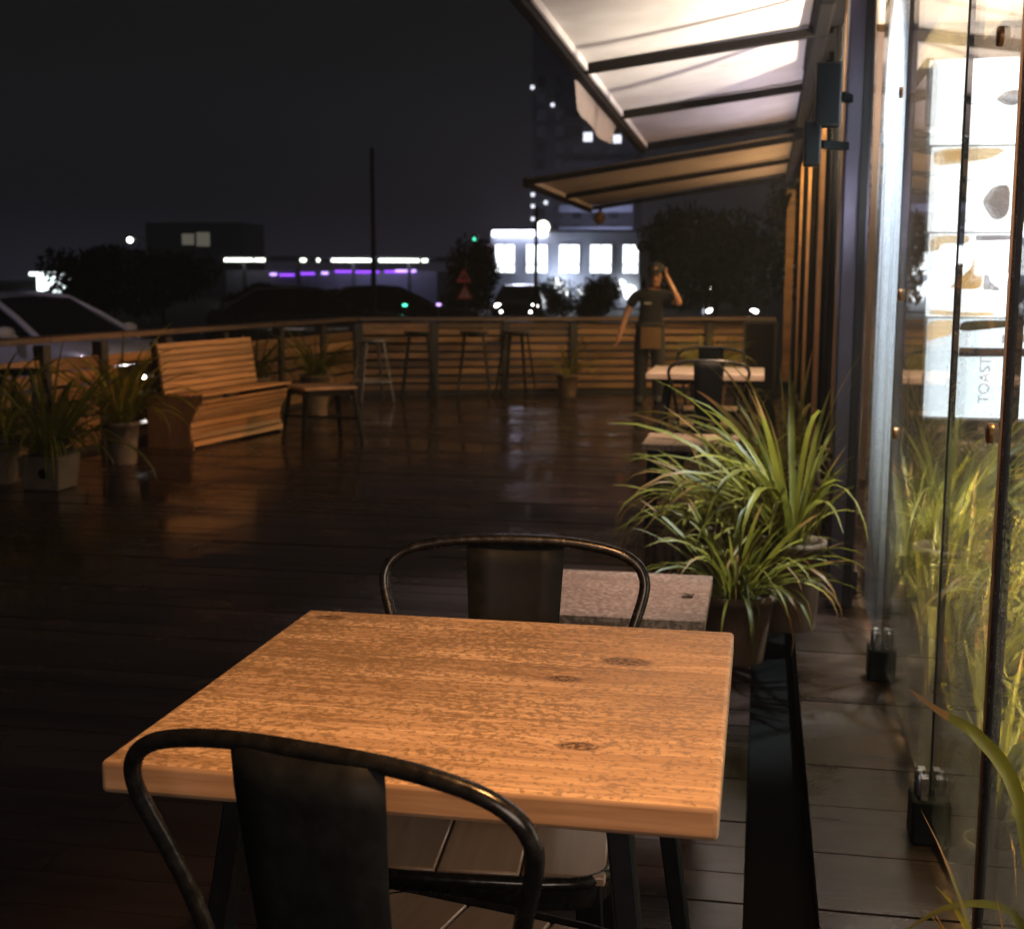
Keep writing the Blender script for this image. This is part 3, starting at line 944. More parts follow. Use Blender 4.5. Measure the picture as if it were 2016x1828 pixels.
# ================================================================== PLANTS
def leaf_strip(length, width, lean, droop, twist, n=9):
    """an arching strap leaf rooted at the origin, leaving upward and bending over towards +X"""
    vs = []
    x = z = 0.0
    ang = lean
    for i in range(n + 1):
        u = i / n
        w = width * (0.55 + 0.9 * u) if u < 0.4 else width * (0.91 + 0.09) * (1 - ((u - 0.4) / 0.6) ** 2.2)
        w = max(w, 0.0006)
        tw = twist * u
        nx_, nz_ = -math.cos(ang), math.sin(ang)
        side = Vector((0, math.cos(tw), 0)) + Vector((nx_, 0, nz_)) * math.sin(tw)
        c_ = Vector((x, 0, z))
        k_ = Vector((nx_, 0, nz_)) * (-0.18 * w)
        vs += [c_ - side * w / 2 - k_ * 0, c_ + k_, c_ + side * w / 2]
        ang += droop / n * (0.5 + 1.0 * u)
        x += math.sin(ang) * length / n
        z += math.cos(ang) * length / n
    fs = []
    for i in range(n):
        for j in range(2):
            fs.append((i * 3 + j, i * 3 + j + 1, (i + 1) * 3 + j + 1, (i + 1) * 3 + j))
    return MB().add(vs, fs, True)


LEAF = []
lr = random.Random(11)
for i in range(18):
    LEAF.append(leaf_strip(1.0, lr.uniform(0.020, 0.042), lr.uniform(0.05, 0.5), lr.uniform(0.5, 2.8), lr.uniform(-1.1, 1.1), 9 if i % 5 else 7).mesh('leaf', M['leaf']))
    if i % 3 == 0:                                     # dry brown tip
        LEAF[-1].materials.append(M['leaf_tip'])
        np_ = len(LEAF[-1].polygons)
        for q in LEAF[-1].polygons:
            if q.index >= np_ - (6 if i % 2 else 4):
                q.material_index = 1


def pot_round(parent, r, h, mat, taper=0.78):
    p = MB()
    p.lathe([(r * taper, 0), (r * 0.9, h * 0.55), (r, h - 0.03), (r * 1.07, h - 0.028), (r * 1.07, h), (r * 0.95, h), (r * 0.92, h - 0.04)], 28)
    o = p.obj('pot', mat, parent)
    MB().lathe([(0.003, h - 0.032), (r * 0.92, h - 0.035)], 20, cap=False).obj('soil', M['soil'], parent)
    return o


def pot_square(parent, w, h, mat):
    o = MB().prism([(-w * .42, -w * .42), (w * .42, -w * .42), (w * .42, w * .42), (-w * .42, w * .42)], 0, 1,
                   lambda u, v, t: (u * (1 + 0.19 * t), v * (1 + 0.19 * t), h * t)).obj('pot', mat, parent, 0.008)
    MB().box((0, 0, h + 0.002), (w * 0.86, w * 0.86, 0.012)).obj('soil', M['soil'], parent)
    return o


def strap_plant(name, label, loc, n, length, h, r, seed, group, pot='round', mat='clay', single=True, spread=1.0, cat='plant', xmin=-99, xmax=99):
    pr = random.Random(seed)
    p = empty(name, loc, 0, label, cat, group)
    if pot == 'round':
        pot_round(p, r, h, M[mat])
    elif pot == 'square':
        pot_square(p, r * 2, h, M[mat])
    mbj = MB()
    for i in range(n):
        a = pr.uniform(0, 2 * math.pi)
        rr = r * 0.55 * math.sqrt(pr.random())
        L = length * pr.uniform(0.55, 1.1)
        me = LEAF[pr.randrange(len(LEAF))]
        tilt = pr.uniform(-0.15, 0.45) * spread
        rot = Euler((0, tilt, a), 'XYZ')
        loc_ = Vector((rr * math.cos(a), rr * math.sin(a), h - 0.02))
        ws = L if pr.random() < .8 else L * 1.2
        mt = Matrix.Translation(Vector(loc) + loc_) @ rot.to_matrix().to_4x4() @ Matrix.Diagonal((L, ws, L, 1))
        xs_ = [(mt @ v.co).x for v in me.vertices]
        if min(xs_) < xmin or max(xs_) > xmax:
            if pr.random() < 0.12:
                continue
            rot = Euler((0, -0.05, a))
            kx = min((loc[0] - xmin) / max(1e-3, loc[0] - min(xs_)), (xmax - loc[0]) / max(1e-3, max(xs_) - loc[0]))
            L, ws = L * min(1, kx * 1.0), ws * min(1, kx * 1.1)
            mt = Matrix.Translation(Vector(loc) + loc_) @ rot.to_matrix().to_4x4() @ Matrix.Diagonal((L, ws, L, 1))
            xs_ = [(mt @ v.co).x for v in me.vertices]
            if min(xs_) < xmin or max(xs_) > xmax or L < 0.2:
                continue
        if single:
            link('leaf', me, p, loc_, rot, (L, ws * 0.95, L))
        else:
            mt = Matrix.Translation(loc_) @ rot.to_matrix().to_4x4() @ Matrix.Diagonal((L, ws, L, 1))
            vs = [mt @ v.co for v in me.vertices]
            mbj.add(vs, [tuple(q.vertices) for q in me.polygons], True)
    if not single:
        tag(mbj.obj('foliage', M['leaf'], p), kind='stuff')
    return p


PG = 'strap leaved plants along the glass front'
strap_plant('potted_plant', 'arching strap leaved plant in a brown pot beside the low pale bench', (-0.06, 4.62, 0), 120, 0.47, 0.24, 0.13, 3, PG, xmax=0.40, spread=1.6)
strap_plant('potted_plant', 'tall dark strap leaved plant leaning against the violet column', (0.14, 5.10, 0), 120, 0.80, 0.34, 0.12, 4, PG, xmax=0.40, spread=1.1)
strap_plant('potted_plant', 'strap leaved plant filling the gap between low bench and column', (-0.12, 5.55, 0), 130, 0.57, 0.32, 0.14, 5, PG, xmax=0.40, spread=1.5)
strap_plant('potted_plant', 'wispy strap leaved plant farther back by the small far table', (0.15, 6.7, 0), 80, 0.80, 0.30, 0.14, 6, PG, xmax=0.40, spread=1.3)
IG = 'strap leaved plants inside behind the glass'
strap_plant('indoor_plant', 'lush yellow green plant inside the glass below the lit menu board', (0.515, 4.60, 0), 210, 0.74, 0.24, 0.06, 21, IG, mat='post', spread=0.8, xmin=0.442)
strap_plant('indoor_plant', 'bushy grass like plant inside the glass just this side of the menu board', (0.505, 3.95, 0), 210, 0.74, 0.22, 0.055, 22, IG, mat='post', spread=0.8, xmin=0.442)
strap_plant('indoor_plant', 'bright leafy plant inside the middle glass pane', (0.515, 3.40, 0), 200, 0.72, 0.20, 0.06, 23, IG, mat='post', spread=0.75, xmin=0.438)
strap_plant('indoor_plant', 'leafy plant inside the glass at the lower right edge', (0.505, 2.80, 0), 220, 0.62, 0.16, 0.055, 24, IG, mat='post', spread=0.75, xmin=0.438)
# near plant just right of the camera, two long leaves reach into view
npnt = strap_plant('potted_plant', 'plant at the lower right corner with one long leaf with a dry brown tip', (0.395, 1.78, 0), 52, 0.46, 0.20, 0.10, 31, PG, spread=0.9, xmin=0.24, xmax=0.425)


def guided_leaf(pts, width, parent, mats):
    P_ = [Vector(p) for p in pts]
    n = 16
    ev = []
    for i in range(n + 1):
        t = i / n * (len(P_) - 1)
        k_ = min(int(t), len(P_) - 2)
        f_ = t - k_
        p0, p1, p2, p3 = P_[max(k_ - 1, 0)], P_[k_], P_[k_ + 1], P_[min(k_ + 2, len(P_) - 1)]
        ev.append(0.5 * ((2 * p1) + (p2 - p0) * f_ + (2 * p0 - 5 * p1 + 4 * p2 - p3) * f_ ** 2 + (-p0 + 3 * p1 - 3 * p2 + p3) * f_ ** 3))
    vs = []
    for i, p in enumerate(ev):
        u = i / n
        w = width * min(1, 0.5 + u) * (1 - max(0, (u - 0.45) / 0.55) ** 1.8) + 0.0008
        t = ev[min(i + 1, n)] - ev[max(i - 1, 0)]
        sd = t.cross(Vector((-0.35, -0.6, 1))).normalized()
        up = sd.cross(t).normalized()
        vs += [p - sd * w / 2, p - up * w * 0.15, p + sd * w / 2]
    fs = [(i * 3 + j, i * 3 + j + 1, i * 3 + j + 4, i * 3 + j + 3) for i in range(n) for j in range(2)]
    o = MB().add(vs, fs, True).obj('leaf', mats[0], parent)
    o.data.materials.append(mats[1])
    for i, q in enumerate(o.data.polygons):
        if q.center is not None and i // 2 >= n - 4:
            q.material_index = 1
    return o


Ld = Vector((0.395, 1.78, 0))
guided_leaf([Vector(p) - Ld for p in ((0.40, 1.80, 0.20), (0.418, 1.97, 0.40), (0.410, 2.10, 0.530), (0.362, 2.19, 0.585), (0.305, 2.20, 0.616), (0.254, 2.20, 0.652))], 0.024, npnt, (M['leaf'], M['leaf_tip']))
guided_leaf([Vector(p) - Ld for p in ((0.40, 1.79, 0.20), (0.418, 1.90, 0.33), (0.393, 1.94, 0.392), (0.35, 1.92, 0.422), (0.285, 1.90, 0.420), (0.227, 1.88, 0.388))], 0.016, npnt, (M['leaf'], M['leaf']))

FG = 'strap leaved plants along the left fence'
pl = strap_plant('potted_plant', 'leafy plant in a square concrete pot with a round hole at the left', (-4.36, 7.62, 0), 110, 0.80, 0.21, 0.14, 41, FG, 'square', 'concrete', False)
hole = MB().lathe([(0.032, -0.004), (0.030, 0.002)], 16, (0.03, -0.136, 0.11), 'Y').obj('drain_hole', M['pit'], pl)
strap_plant('potted_plant', 'leafy plant in a round pale pot beside the slatted bench', (-4.44, 8.75, 0), 100, 0.78, 0.30, 0.12, 42, FG, 'round', 'concrete', False)
strap_plant('potted_plant', 'plant cut off by the left picture edge', (-4.80, 7.75, 0), 80, 0.75, 0.30, 0.15, 43, FG, 'round', 'concrete', False)
strap_plant('potted_plant', 'dark bushy plant standing right behind the bench end', (-4.62, 11.75, 0), 80, 0.60, 0.40, 0.14, 44, FG, 'round', 'clay', False)
strap_plant('potted_plant', 'plant against the fence behind the low stool table', (-4.20, 12.25, 0), 80, 0.60, 0.40, 0.14, 45, FG, 'round', 'clay', False)
strap_plant('potted_plant', 'slender plant in a pot by the far fence left of the standing person', (-2.16, 15.05, 0), 35, 0.7, 0.25, 0.12, 46, FG, 'round', 'clay', False)
strap_plant('potted_plant', 'round dark bush in a pot behind the small far table', (-0.52, 13.6, 0), 120, 0.55, 0.40, 0.20, 47, FG, 'round', 'clay', False)


# ================================================================== FENCES
def fence(name, label, A, B, ts, zs, slat_h, top_z=0.845, post_w=0.09):
    A, B = Vector((*A, 0)), Vector((*B, 0))
    d = (B - A)
    L = d.length
    rz = math.atan2(d.y, d.x)
    f = empty(name, A, rz, label, 'fence', 'timber fences round the deck')
    for t in ts:
        MB().box((t, 0.0, top_z / 2 - 0.16), (post_w, 0.09, top_z + 0.28)).obj('post', M['post'], f, 0.004, 1)
    for t0, t1_ in zip(ts[:-1], ts[1:]):
        ln = t1_ - t0 - post_w
        me = MB().box((0, 0, 0), (ln + 0.03, 0.022, slat_h)).mesh('slat', M['slat'], 0.003, 1)
        for z in zs:
            link('slat', me, f, ((t0 + t1_) / 2, 0.0 + rnd.uniform(-0.003, 0.003), z + rnd.uniform(-0.003, 0.003)), (rnd.uniform(-0.02, 0.02), 0, 0))
    MB().box(((ts[0] + ts[-1]) / 2, 0.03, 0.022), (ts[-1] - ts[0] + 0.08, 0.02, 0.10)).obj('gap_board', M['post'], f)  # dark board added to cover the bright gap below the slats
    seg = list(zip(ts[:-1], ts[1:]))
    for t0, t1_ in seg[::2]:
        i = ts.index(t0)
        t2_ = ts[min(i + 2, len(ts) - 1)]
        MB().box(((t0 + t2_) / 2, 0.0, top_z + 0.021), (t2_ - t0 - 0.006, 0.17, 0.042)).obj('top_rail', M['rail'], f, 0.005, 1)
    return f


fence('timber_fence', 'slatted timber fence with black posts behind the built in bench at the left', (-5.22, 7.2), (-4.52, 14.5),
      [0.0, 1.0, 1.62, 2.35, 3.3, 4.3, 5.45, 6.45, 7.36], [0.09, 0.21, 0.33, 0.45, 0.57, 0.675], 0.094)
fence('timber_fence', 'slatted timber fence across the far end of the deck behind the stools', (-4.52, 14.5), (0.18, 16.4),
      [0.06, 0.92, 1.75, 2.55, 3.35, 4.2, 5.02], [0.09, 0.18, 0.27, 0.36, 0.45, 0.54, 0.63, 0.72, 0.795], 0.064)

# ================================================================== BUILT IN BENCH
F0 = Vector((-4.28, 9.59, 0))
dv = Vector((0.134, 0.991, 0))
brz = math.atan2(dv.y, dv.x)
bn = empty('slatted_bench', F0, brz, 'orange lit slatted timber bench with curved front built against the left fence', 'bench')
# local: x along the bench, y towards the fence, z up
BL = 1.45
prof = [(0.00, 0.0), (0.035, 0.10), (0.030, 0.20), (-0.02, 0.30), (-0.085, 0.375), (-0.10, 0.405), (0.10, 0.395), (0.24, 0.385), (0.30, 0.40), (0.40, 0.40), (0.40, 0.0)]
for x0 in (0.0, BL - 0.03):
    MB().prism(prof, x0, x0 + 0.03, lambda u, v, t: (t, u, v)).obj('side_panel', M['bench_side'], bn)
bslat = MB().box((BL / 2, 0, 0), (BL, 0.020, 0.0435)).mesh('slat', M['bench'], 0.003, 1)


def bench_slats(path, step, off):
    P_ = [Vector((0, a_, b_)) for a_, b_ in path]
    seg = [(P_[i + 1] - P_[i]).length for i in range(len(P_) - 1)]
    tot = sum(seg)
    s_ = step / 2
    while s_ < tot:
        acc = 0
        for i, l_ in enumerate(seg):
            if acc + l_ >= s_:
                t = (P_[i + 1] - P_[i]).normalized()
                p = P_[i] + t * (s_ - acc)
                ang = math.atan2(t.z, t.y) - math.pi / 2
                nrm = Vector((0, -t.z, t.y))
                link('slat', bslat, bn, p + nrm * off + Vector((rnd.uniform(-.004, .004), 0, 0)), (ang, 0, 0))
                break
            acc += l_
        s_ += step


bench_slats([(-0.002, 0.01), (0.035, 0.10), (0.030, 0.20), (-0.02, 0.30), (-0.085, 0.375), (-0.10, 0.40)], 0.052, 0.010)
bench_slats([(-0.10, 0.409), (0.10, 0.399), (0.24, 0.389)], 0.052, 0.010)
bench_slats([(0.255, 0.41), (0.275, 0.56), (0.315, 0.80)], 0.050, 0.010)
MB().bar((BL / 2, 0.292, 0.40), (BL / 2, 0.337, 0.80), BL - 0.08, 0.012, up=(0, 1, 0)).obj('back_panel', M['bench_side'], bn)
for x0 in (0.03, BL - 0.07):
    MB().bar((x0 + 0.02, 0.31, 0.40), (x0 + 0.02, 0.362, 0.82), 0.04, 0.03).obj('back_upright', M['post'], bn)

# ================================================================== LOW STOOL TABLE, BAR STOOLS
lt = empty('low_table', (-3.46, 10.25, 0), R(38), 'low square side table with an orange wooden top and splayed black legs', 'side table')
MB().box((0, 0, 0.452), (0.44, 0.44, 0.026)).obj('top', M['seat'], lt, 0.005)
MB().box((0, 0, 0.415), (0.40, 0.40, 0.045)).obj('apron', M['black'], lt, 0.006)
for sx in (-1, 1):
    for sy in (-1, 1):
        MB().bar((sx * 0.20, sy * 0.20, 0.43), (sx * 0.25, sy * 0.25, 0), 0.055, 0.02, 0.03, 0.016, up=(sx, sy, 0)).obj('leg', M['gun'] if (sx, sy) in ((-1, -1),) else M['black'], lt, 0.003, 1)
MB().bar((-0.22, -0.22, 0.2), (0.22, 0.22, 0.2), 0.014, 0.02).bar((-0.22, 0.22, 0.207), (0.22, -0.22, 0.207), 0.014, 0.02).obj('cross_brace', M['black'], lt)


def bar_stool(loc, rz, label, hh, mats):
    s_ = empty('bar_stool', loc, rz, label, 'bar stool', 'tall stools along the far fence')
    MB().lathe([(0.02, hh - 0.035), (0.14, hh - 0.03), (0.165, hh - 0.014), (0.16, hh), (0.05, hh + 0.001), (0.004, hh + 0.001)], 24).obj('seat', mats[0], s_)
    for i, (sx, sy) in enumerate(((-1, -1), (1, -1), (1, 1), (-1, 1))):
        MB().bar((sx * 0.10, sy * 0.10, hh - 0.025), (sx * 0.185, sy * 0.185, 0), 0.034, 0.014, 0.024, 0.012, up=(sx, sy, 0)).obj('leg', mats[1], s_, 0.002, 1)
    z = hh * 0.32
    q = 0.10 + 0.085 * (1 - z / hh)
    MB().bar((-q, -q, z), (q, -q, z), 0.014).bar((-q, q, z), (q, q, z), 0.014).bar((-q, -q, z + 0.02), (-q, q, z + 0.02), 0.014).bar((q, -q, z + 0.02), (q, q, z + 0.02), 0.014).obj('foot_rest', mats[1], s_)
    return s_


bar_stool((-4.15, 14.0, 0), 0.6, 'steel stool with a shiny pale leg in the fence corner', 0.66, (M['galv'], M['galv']))
bar_stool((-3.72, 14.35, 0), 0.3, 'dark tall stool second from the fence corner', 0.74, (M['post'], M['gun']))
bar_stool((-3.15, 14.60, 0), 0.2, 'dark tall stool right in the middle of the far row', 0.74, (M['post'], M['gun']))
bar_stool((-2.72, 14.85, 0), 0.5, 'dark tall stool nearest the potted plant by the far fence', 0.74, (M['post'], M['gun']))
bar_stool((-4.83, 8.15, 0), 0.15, 'black tall stool among the plants at the left edge', 0.70, (M['black'], M['black']))
MB_p = MB().box((0, 0, 0.44), (0.36, 0.30, 0.84)).obj('service_cabinet', M['post'], None, 0.01)
MB_p.location = (-0.02, 15.7, 0.02)
tag(MB_p, 'dark service cabinet at the right end of the far fence', 'cabinet')
MB().box((0, -0.153, 0.44), (0.32, 0.006, 0.76)).obj('door', M['beam'], MB_p, 0.002, 1)


# ================================================================== PERSON
def skin_body(name, mat, pts, edges, parent=None, sub=2):
    me = bpy.data.meshes.new(name)
    me.from_pydata([p[:3] for p in pts], edges, [])
    o = link(name, me, parent)
    md = o.modifiers.new('skin', 'SKIN')
    md.use_smooth_shade = True
    for i, p in enumerate(pts):
        r_ = p[3]
        me.skin_vertices[0].data[i].radius = (r_, r_) if not isinstance(r_, tuple) else r_
    me.skin_vertices[0].data[0].use_root = True
    o.modifiers.new('sub', 'SUBSURF').levels = sub
    o.modifiers['sub'].render_levels = sub
    dg = bpy.context.evaluated_depsgraph_get()
    dg.update()
    me2 = bpy.data.meshes.new_from_object(o.evaluated_get(dg))
    me2.name = name
    o.modifiers.clear()
    o.data = me2
    me2.materials.clear()
    me2.materials.append(mat)
    for q in me2.polygons:
        q.use_smooth = True
    return o


pe = empty('person', (-1.17, 14.3, 0), 0, 'person in cap and dark clothes with tan apron pouch, phone held to ear', 'person')
# body (skin): head, neck, arms, torso and legs in one surface; x to the picture's right, y away from the camera
B = [(0.00, 0.02, 0.80, (0.115, 0.085)),      # 0 pelvis
     (0.00, 0.02, 0.95, (0.11, 0.08)), (0.01, 0.02, 1.08, (0.125, 0.085)), (0.02, 0.02, 1.165, (0.09, 0.065)),   # 3 upper chest
     (0.03, 0.01, 1.235, 0.040), (0.045, -0.01, 1.275, 0.045), (0.055, -0.03, 1.345, (0.072, 0.082)), (0.06, -0.02, 1.42, (0.066, 0.078)),   # 7 crown
     (-0.155, 0.02, 1.155, 0.050), (-0.215, 0.03, 1.06, 0.043), (-0.265, 0.02, 0.93, 0.036), (-0.30, -0.01, 0.80, 0.028), (-0.318, -0.025, 0.735, 0.024),   # 12 left wrist
     (0.19, 0.01, 1.155, 0.050), (0.255, -0.02, 1.09, 0.044), (0.315, -0.055, 1.065, 0.038), (0.255, -0.07, 1.19, 0.031), (0.190, -0.06, 1.315, 0.025),   # 17 right wrist
     (-0.078, 0.02, 0.70, 0.055), (-0.088, 0.012, 0.42, 0.042), (-0.093, 0.03, 0.10, 0.032), (-0.095, -0.07, 0.045, 0.032),
     (0.085, 0.02, 0.70, 0.055), (0.088, -0.005, 0.42, 0.042), (0.094, 0.05, 0.10, 0.032), (0.10, -0.05, 0.045, 0.032)]
E = [(0, 1), (1, 2), (2, 3), (3, 4), (4, 5), (5, 6), (6, 7), (3, 8), (8, 9), (9, 10), (10, 11), (11, 12), (3, 13), (13, 14), (14, 15), (15, 16), (16, 17),
     (0, 18), (18, 19), (19, 20), (20, 21), (0, 22), (22, 23), (23, 24), (24, 25)]


def add_hand(wrist, dirn, side, curl):
    """palm, four fingers and a thumb grown on from a wrist vertex"""
    w = len(B)
    d_ = Vector(dirn).normalized()
    s_ = Vector(side).normalized()
    nn = d_.cross(s_)
    wp = Vector(B[wrist][:3])
    B.append((*(wp + d_ * 0.045), (0.030, 0.018)))
    E.append((wrist, w))
    palm = w
    for k_, (o_, l_) in enumerate(((-0.024, 0.055), (-0.008, 0.066), (0.008, 0.062), (0.023, 0.048))):
        b0 = len(B)
        p0 = wp + d_ * 0.075 + s_ * o_
        p1 = p0 + d_ * l_ * 0.55 + nn * curl * 0.012
        p2 = p1 + d_ * l_ * 0.40 + nn * curl * 0.030
        B.append((*p0, 0.0085)); B.append((*p1, 0.0078)); B.append((*p2, 0.0066))
        E.extend([(palm, b0), (b0, b0 + 1), (b0 + 1, b0 + 2)])
    b0 = len(B)
    p0 = wp + d_ * 0.035 - s_ * 0.036 + nn * curl * 0.01
    B.append((*p0, 0.0095)); B.append((*(p0 + d_ * 0.032 - s_ * 0.014 + nn * curl * 0.012), 0.008))
    E.extend([(palm, b0), (b0, b0 + 1)])


add_hand(12, (-0.20, -0.10, -0.97), (0.1, -0.95, 0.1), 1)
add_hand(17, (-0.45, -0.05, 0.88), (0.1, -0.95, 0.1), 1)
body = skin_body('body', M['skin'], B, E, pe, 2)
# face
fc = MB()
for sx in (-1, 1):
    fc.lathe([(0.001, -0.008), (0.009, -0.006), (0.011, 0), (0.009, 0.006), (0.001, 0.008)], 10, (0.055 + sx * 0.028, -0.103, 1.355), 'Y')
fc.box((0.055, -0.112, 1.302), (0.042, 0.012, 0.009))
fc.box((0.027, -0.108, 1.374), (0.030, 0.010, 0.006)).box((0.083, -0.108, 1.374), (0.030, 0.010, 0.006))
fc.obj('face_features', M['hair'], pe)
MB().lathe([(0.004, 0.0), (0.013, 0.006), (0.009, 0.03), (0.004, 0.046)], 10, (0.055, -0.116, 1.318)).obj('nose', M['skin'], pe)
for sx in (-1, 1):
    MB().lathe([(0.004, -0.010), (0.016, -0.006), (0.018, 0.003), (0.006, 0.010)], 10, (0.055 + sx * 0.079, -0.02, 1.345), 'X').obj('ear', M['skin'], pe)
hr_ = MB()
hr_.lathe([(0.084, -0.05), (0.090, 0.0), (0.084, 0.05), (0.05, 0.085), (0.005, 0.095)], 20, (0.057, 0.018, 1.385), cap=False)
hr_.obj('hair', M['hair'], pe)
cap_ = MB().lathe([(0.094, 0.0), (0.096, 0.03), (0.084, 0.07), (0.05, 0.098), (0.006, 0.105)], 24, (0.057, -0.016, 1.395), cap=False).obj('cap', M['shirt'], pe)
MB().prism([(-0.07, 0.0), (0.07, 0.0), (0.06, -0.055), (0.03, -0.078), (-0.03, -0.078), (-0.06, -0.055)], 0, 1, lambda u, v, t: (0.057 + u, -0.085 + v, 1.398 + 0.006 * t + 0.25 * v * 0.4)).obj('cap_brim', M['shirt'], cap_)
MB().lathe([(0.017, -0.003), (0.014, 0.004)], 14, (0.060, -0.108, 1.443), 'Y').obj('cap_badge', M['skin'], cap_)
# clothes over the body
S = [(0.00, 0.02, 0.78, (0.150, 0.115)), (0.00, 0.02, 0.93, (0.140, 0.105)), (0.01, 0.02, 1.08, (0.155, 0.112)), (0.02, 0.02, 1.170, (0.110, 0.085)), (0.028, 0.012, 1.212, (0.055, 0.055)),
     (-0.16, 0.02, 1.150, 0.066), (-0.228, 0.03, 1.035, 0.062), (0.195, 0.01, 1.150, 0.066), (0.268, -0.025, 1.085, 0.060)]
skin_body('shirt', M['shirt'], S, [(0, 1), (1, 2), (2, 3), (3, 4), (3, 5), (5, 6), (3, 7), (7, 8)], pe, 2)
def loft(rings, n=18):
    """rings: (cx, cy, z, rx, ry)"""
    vs = [(cx_ + rx_ * math.cos(2 * math.pi * k_ / n), cy_ + ry_ * math.sin(2 * math.pi * k_ / n), z_) for cx_, cy_, z_, rx_, ry_ in rings for k_ in range(n)]
    fs = [(i_ * n + k_, i_ * n + (k_ + 1) % n, (i_ + 1) * n + (k_ + 1) % n, (i_ + 1) * n + k_) for i_ in range(len(rings) - 1) for k_ in range(n)]
    fs += [tuple(range(n))[::-1], tuple(range((len(rings) - 1) * n, len(rings) * n))]
    return vs, fs


tb = MB()
for sx, yk, ya in ((-1, 0.012, 0.035), (1, -0.005, 0.055)):
    tb.add(*loft([(sx * 0.095, ya, 0.035, 0.058, 0.072), (sx * 0.094, ya - 0.004, 0.10, 0.060, 0.070), (sx * 0.092, (yk + ya) / 2, 0.25, 0.064, 0.072), (sx * 0.089, yk, 0.42, 0.071, 0.078), (sx * 0.084, yk + 0.01, 0.58, 0.081, 0.092), (sx * 0.074, 0.02, 0.71, 0.088, 0.104), (sx * 0.055, 0.02, 0.79, 0.085, 0.105), (sx * 0.04, 0.02, 0.84, 0.080, 0.098)]), True)
tb.add(*loft([(0, 0.02, 0.69, 0.06, 0.09), (0, 0.02, 0.74, 0.150, 0.112), (0, 0.02, 0.80, 0.152, 0.112), (0, 0.02, 0.88, 0.142, 0.106)]), True)
tb.obj('trousers', M['trousers'], pe)
for sx, y in ((-0.097, -0.04), (0.102, -0.02)):
    sh_ = MB().lathe([(0.040, 0.0), (0.054, 0.02), (0.055, 0.055), (0.045, 0.085), (0.01, 0.10)], 16).obj('shoe', M['rubber'], pe)
    sh_.scale = (0.92, 2.35, 0.95)
    sh_.location = (sx, y, 0)
ap_ = MB()
vs = []
for i in range(7):
    for j in range(7):
        u, v = i / 6 - 0.5, j / 6
        vs.append((0.02 + u * 0.215, -0.112 - 0.012 * math.cos(u * 3), 0.60 + v * 0.225))
fs = [(i * 7 + j, i * 7 + j + 1, (i + 1) * 7 + j + 1, (i + 1) * 7 + j) for i in range(6) for j in range(6)]
ap_.add(vs, fs, True).add([(x, y - 0.006, z) for x, y, z in vs], fs, True)
ap_.obj('apron_pouch', M['tan'], pe)
MB().box((0.02, -0.105, 0.838), (0.29, 0.02, 0.022)).obj('apron_belt', M['trousers'], pe, 0.004, 1)
MB().box((-0.02, -0.098, 1.075), (0.075, 0.006, 0.020)).obj('chest_print', M['grey_print'], pe)
ph = MB().box((0.0, 0, 0), (0.012, 0.07, 0.14)).obj('phone', M['carglass'], None, 0.004)
ph.location = (-1.17 + 0.150, 14.3 - 0.055, 1.355)
ph.rotation_euler = (0, R(-14), 0)
tag(ph, 'dark phone held against the ear of the standing person', 'phone')


# ================================================================== CARS
def sheet(rows_):
    """skin a closed strip of cross sections (same point count) into a quad mesh"""
    n = len(rows_[0])
    vs = [p for r_ in rows_ for p in r_]
    fs = [(i * n + j, i * n + j + 1, (i + 1) * n + j + 1, (i + 1) * n + j) for i in range(len(rows_) - 1) for j in range(n - 1)]
    return vs, fs


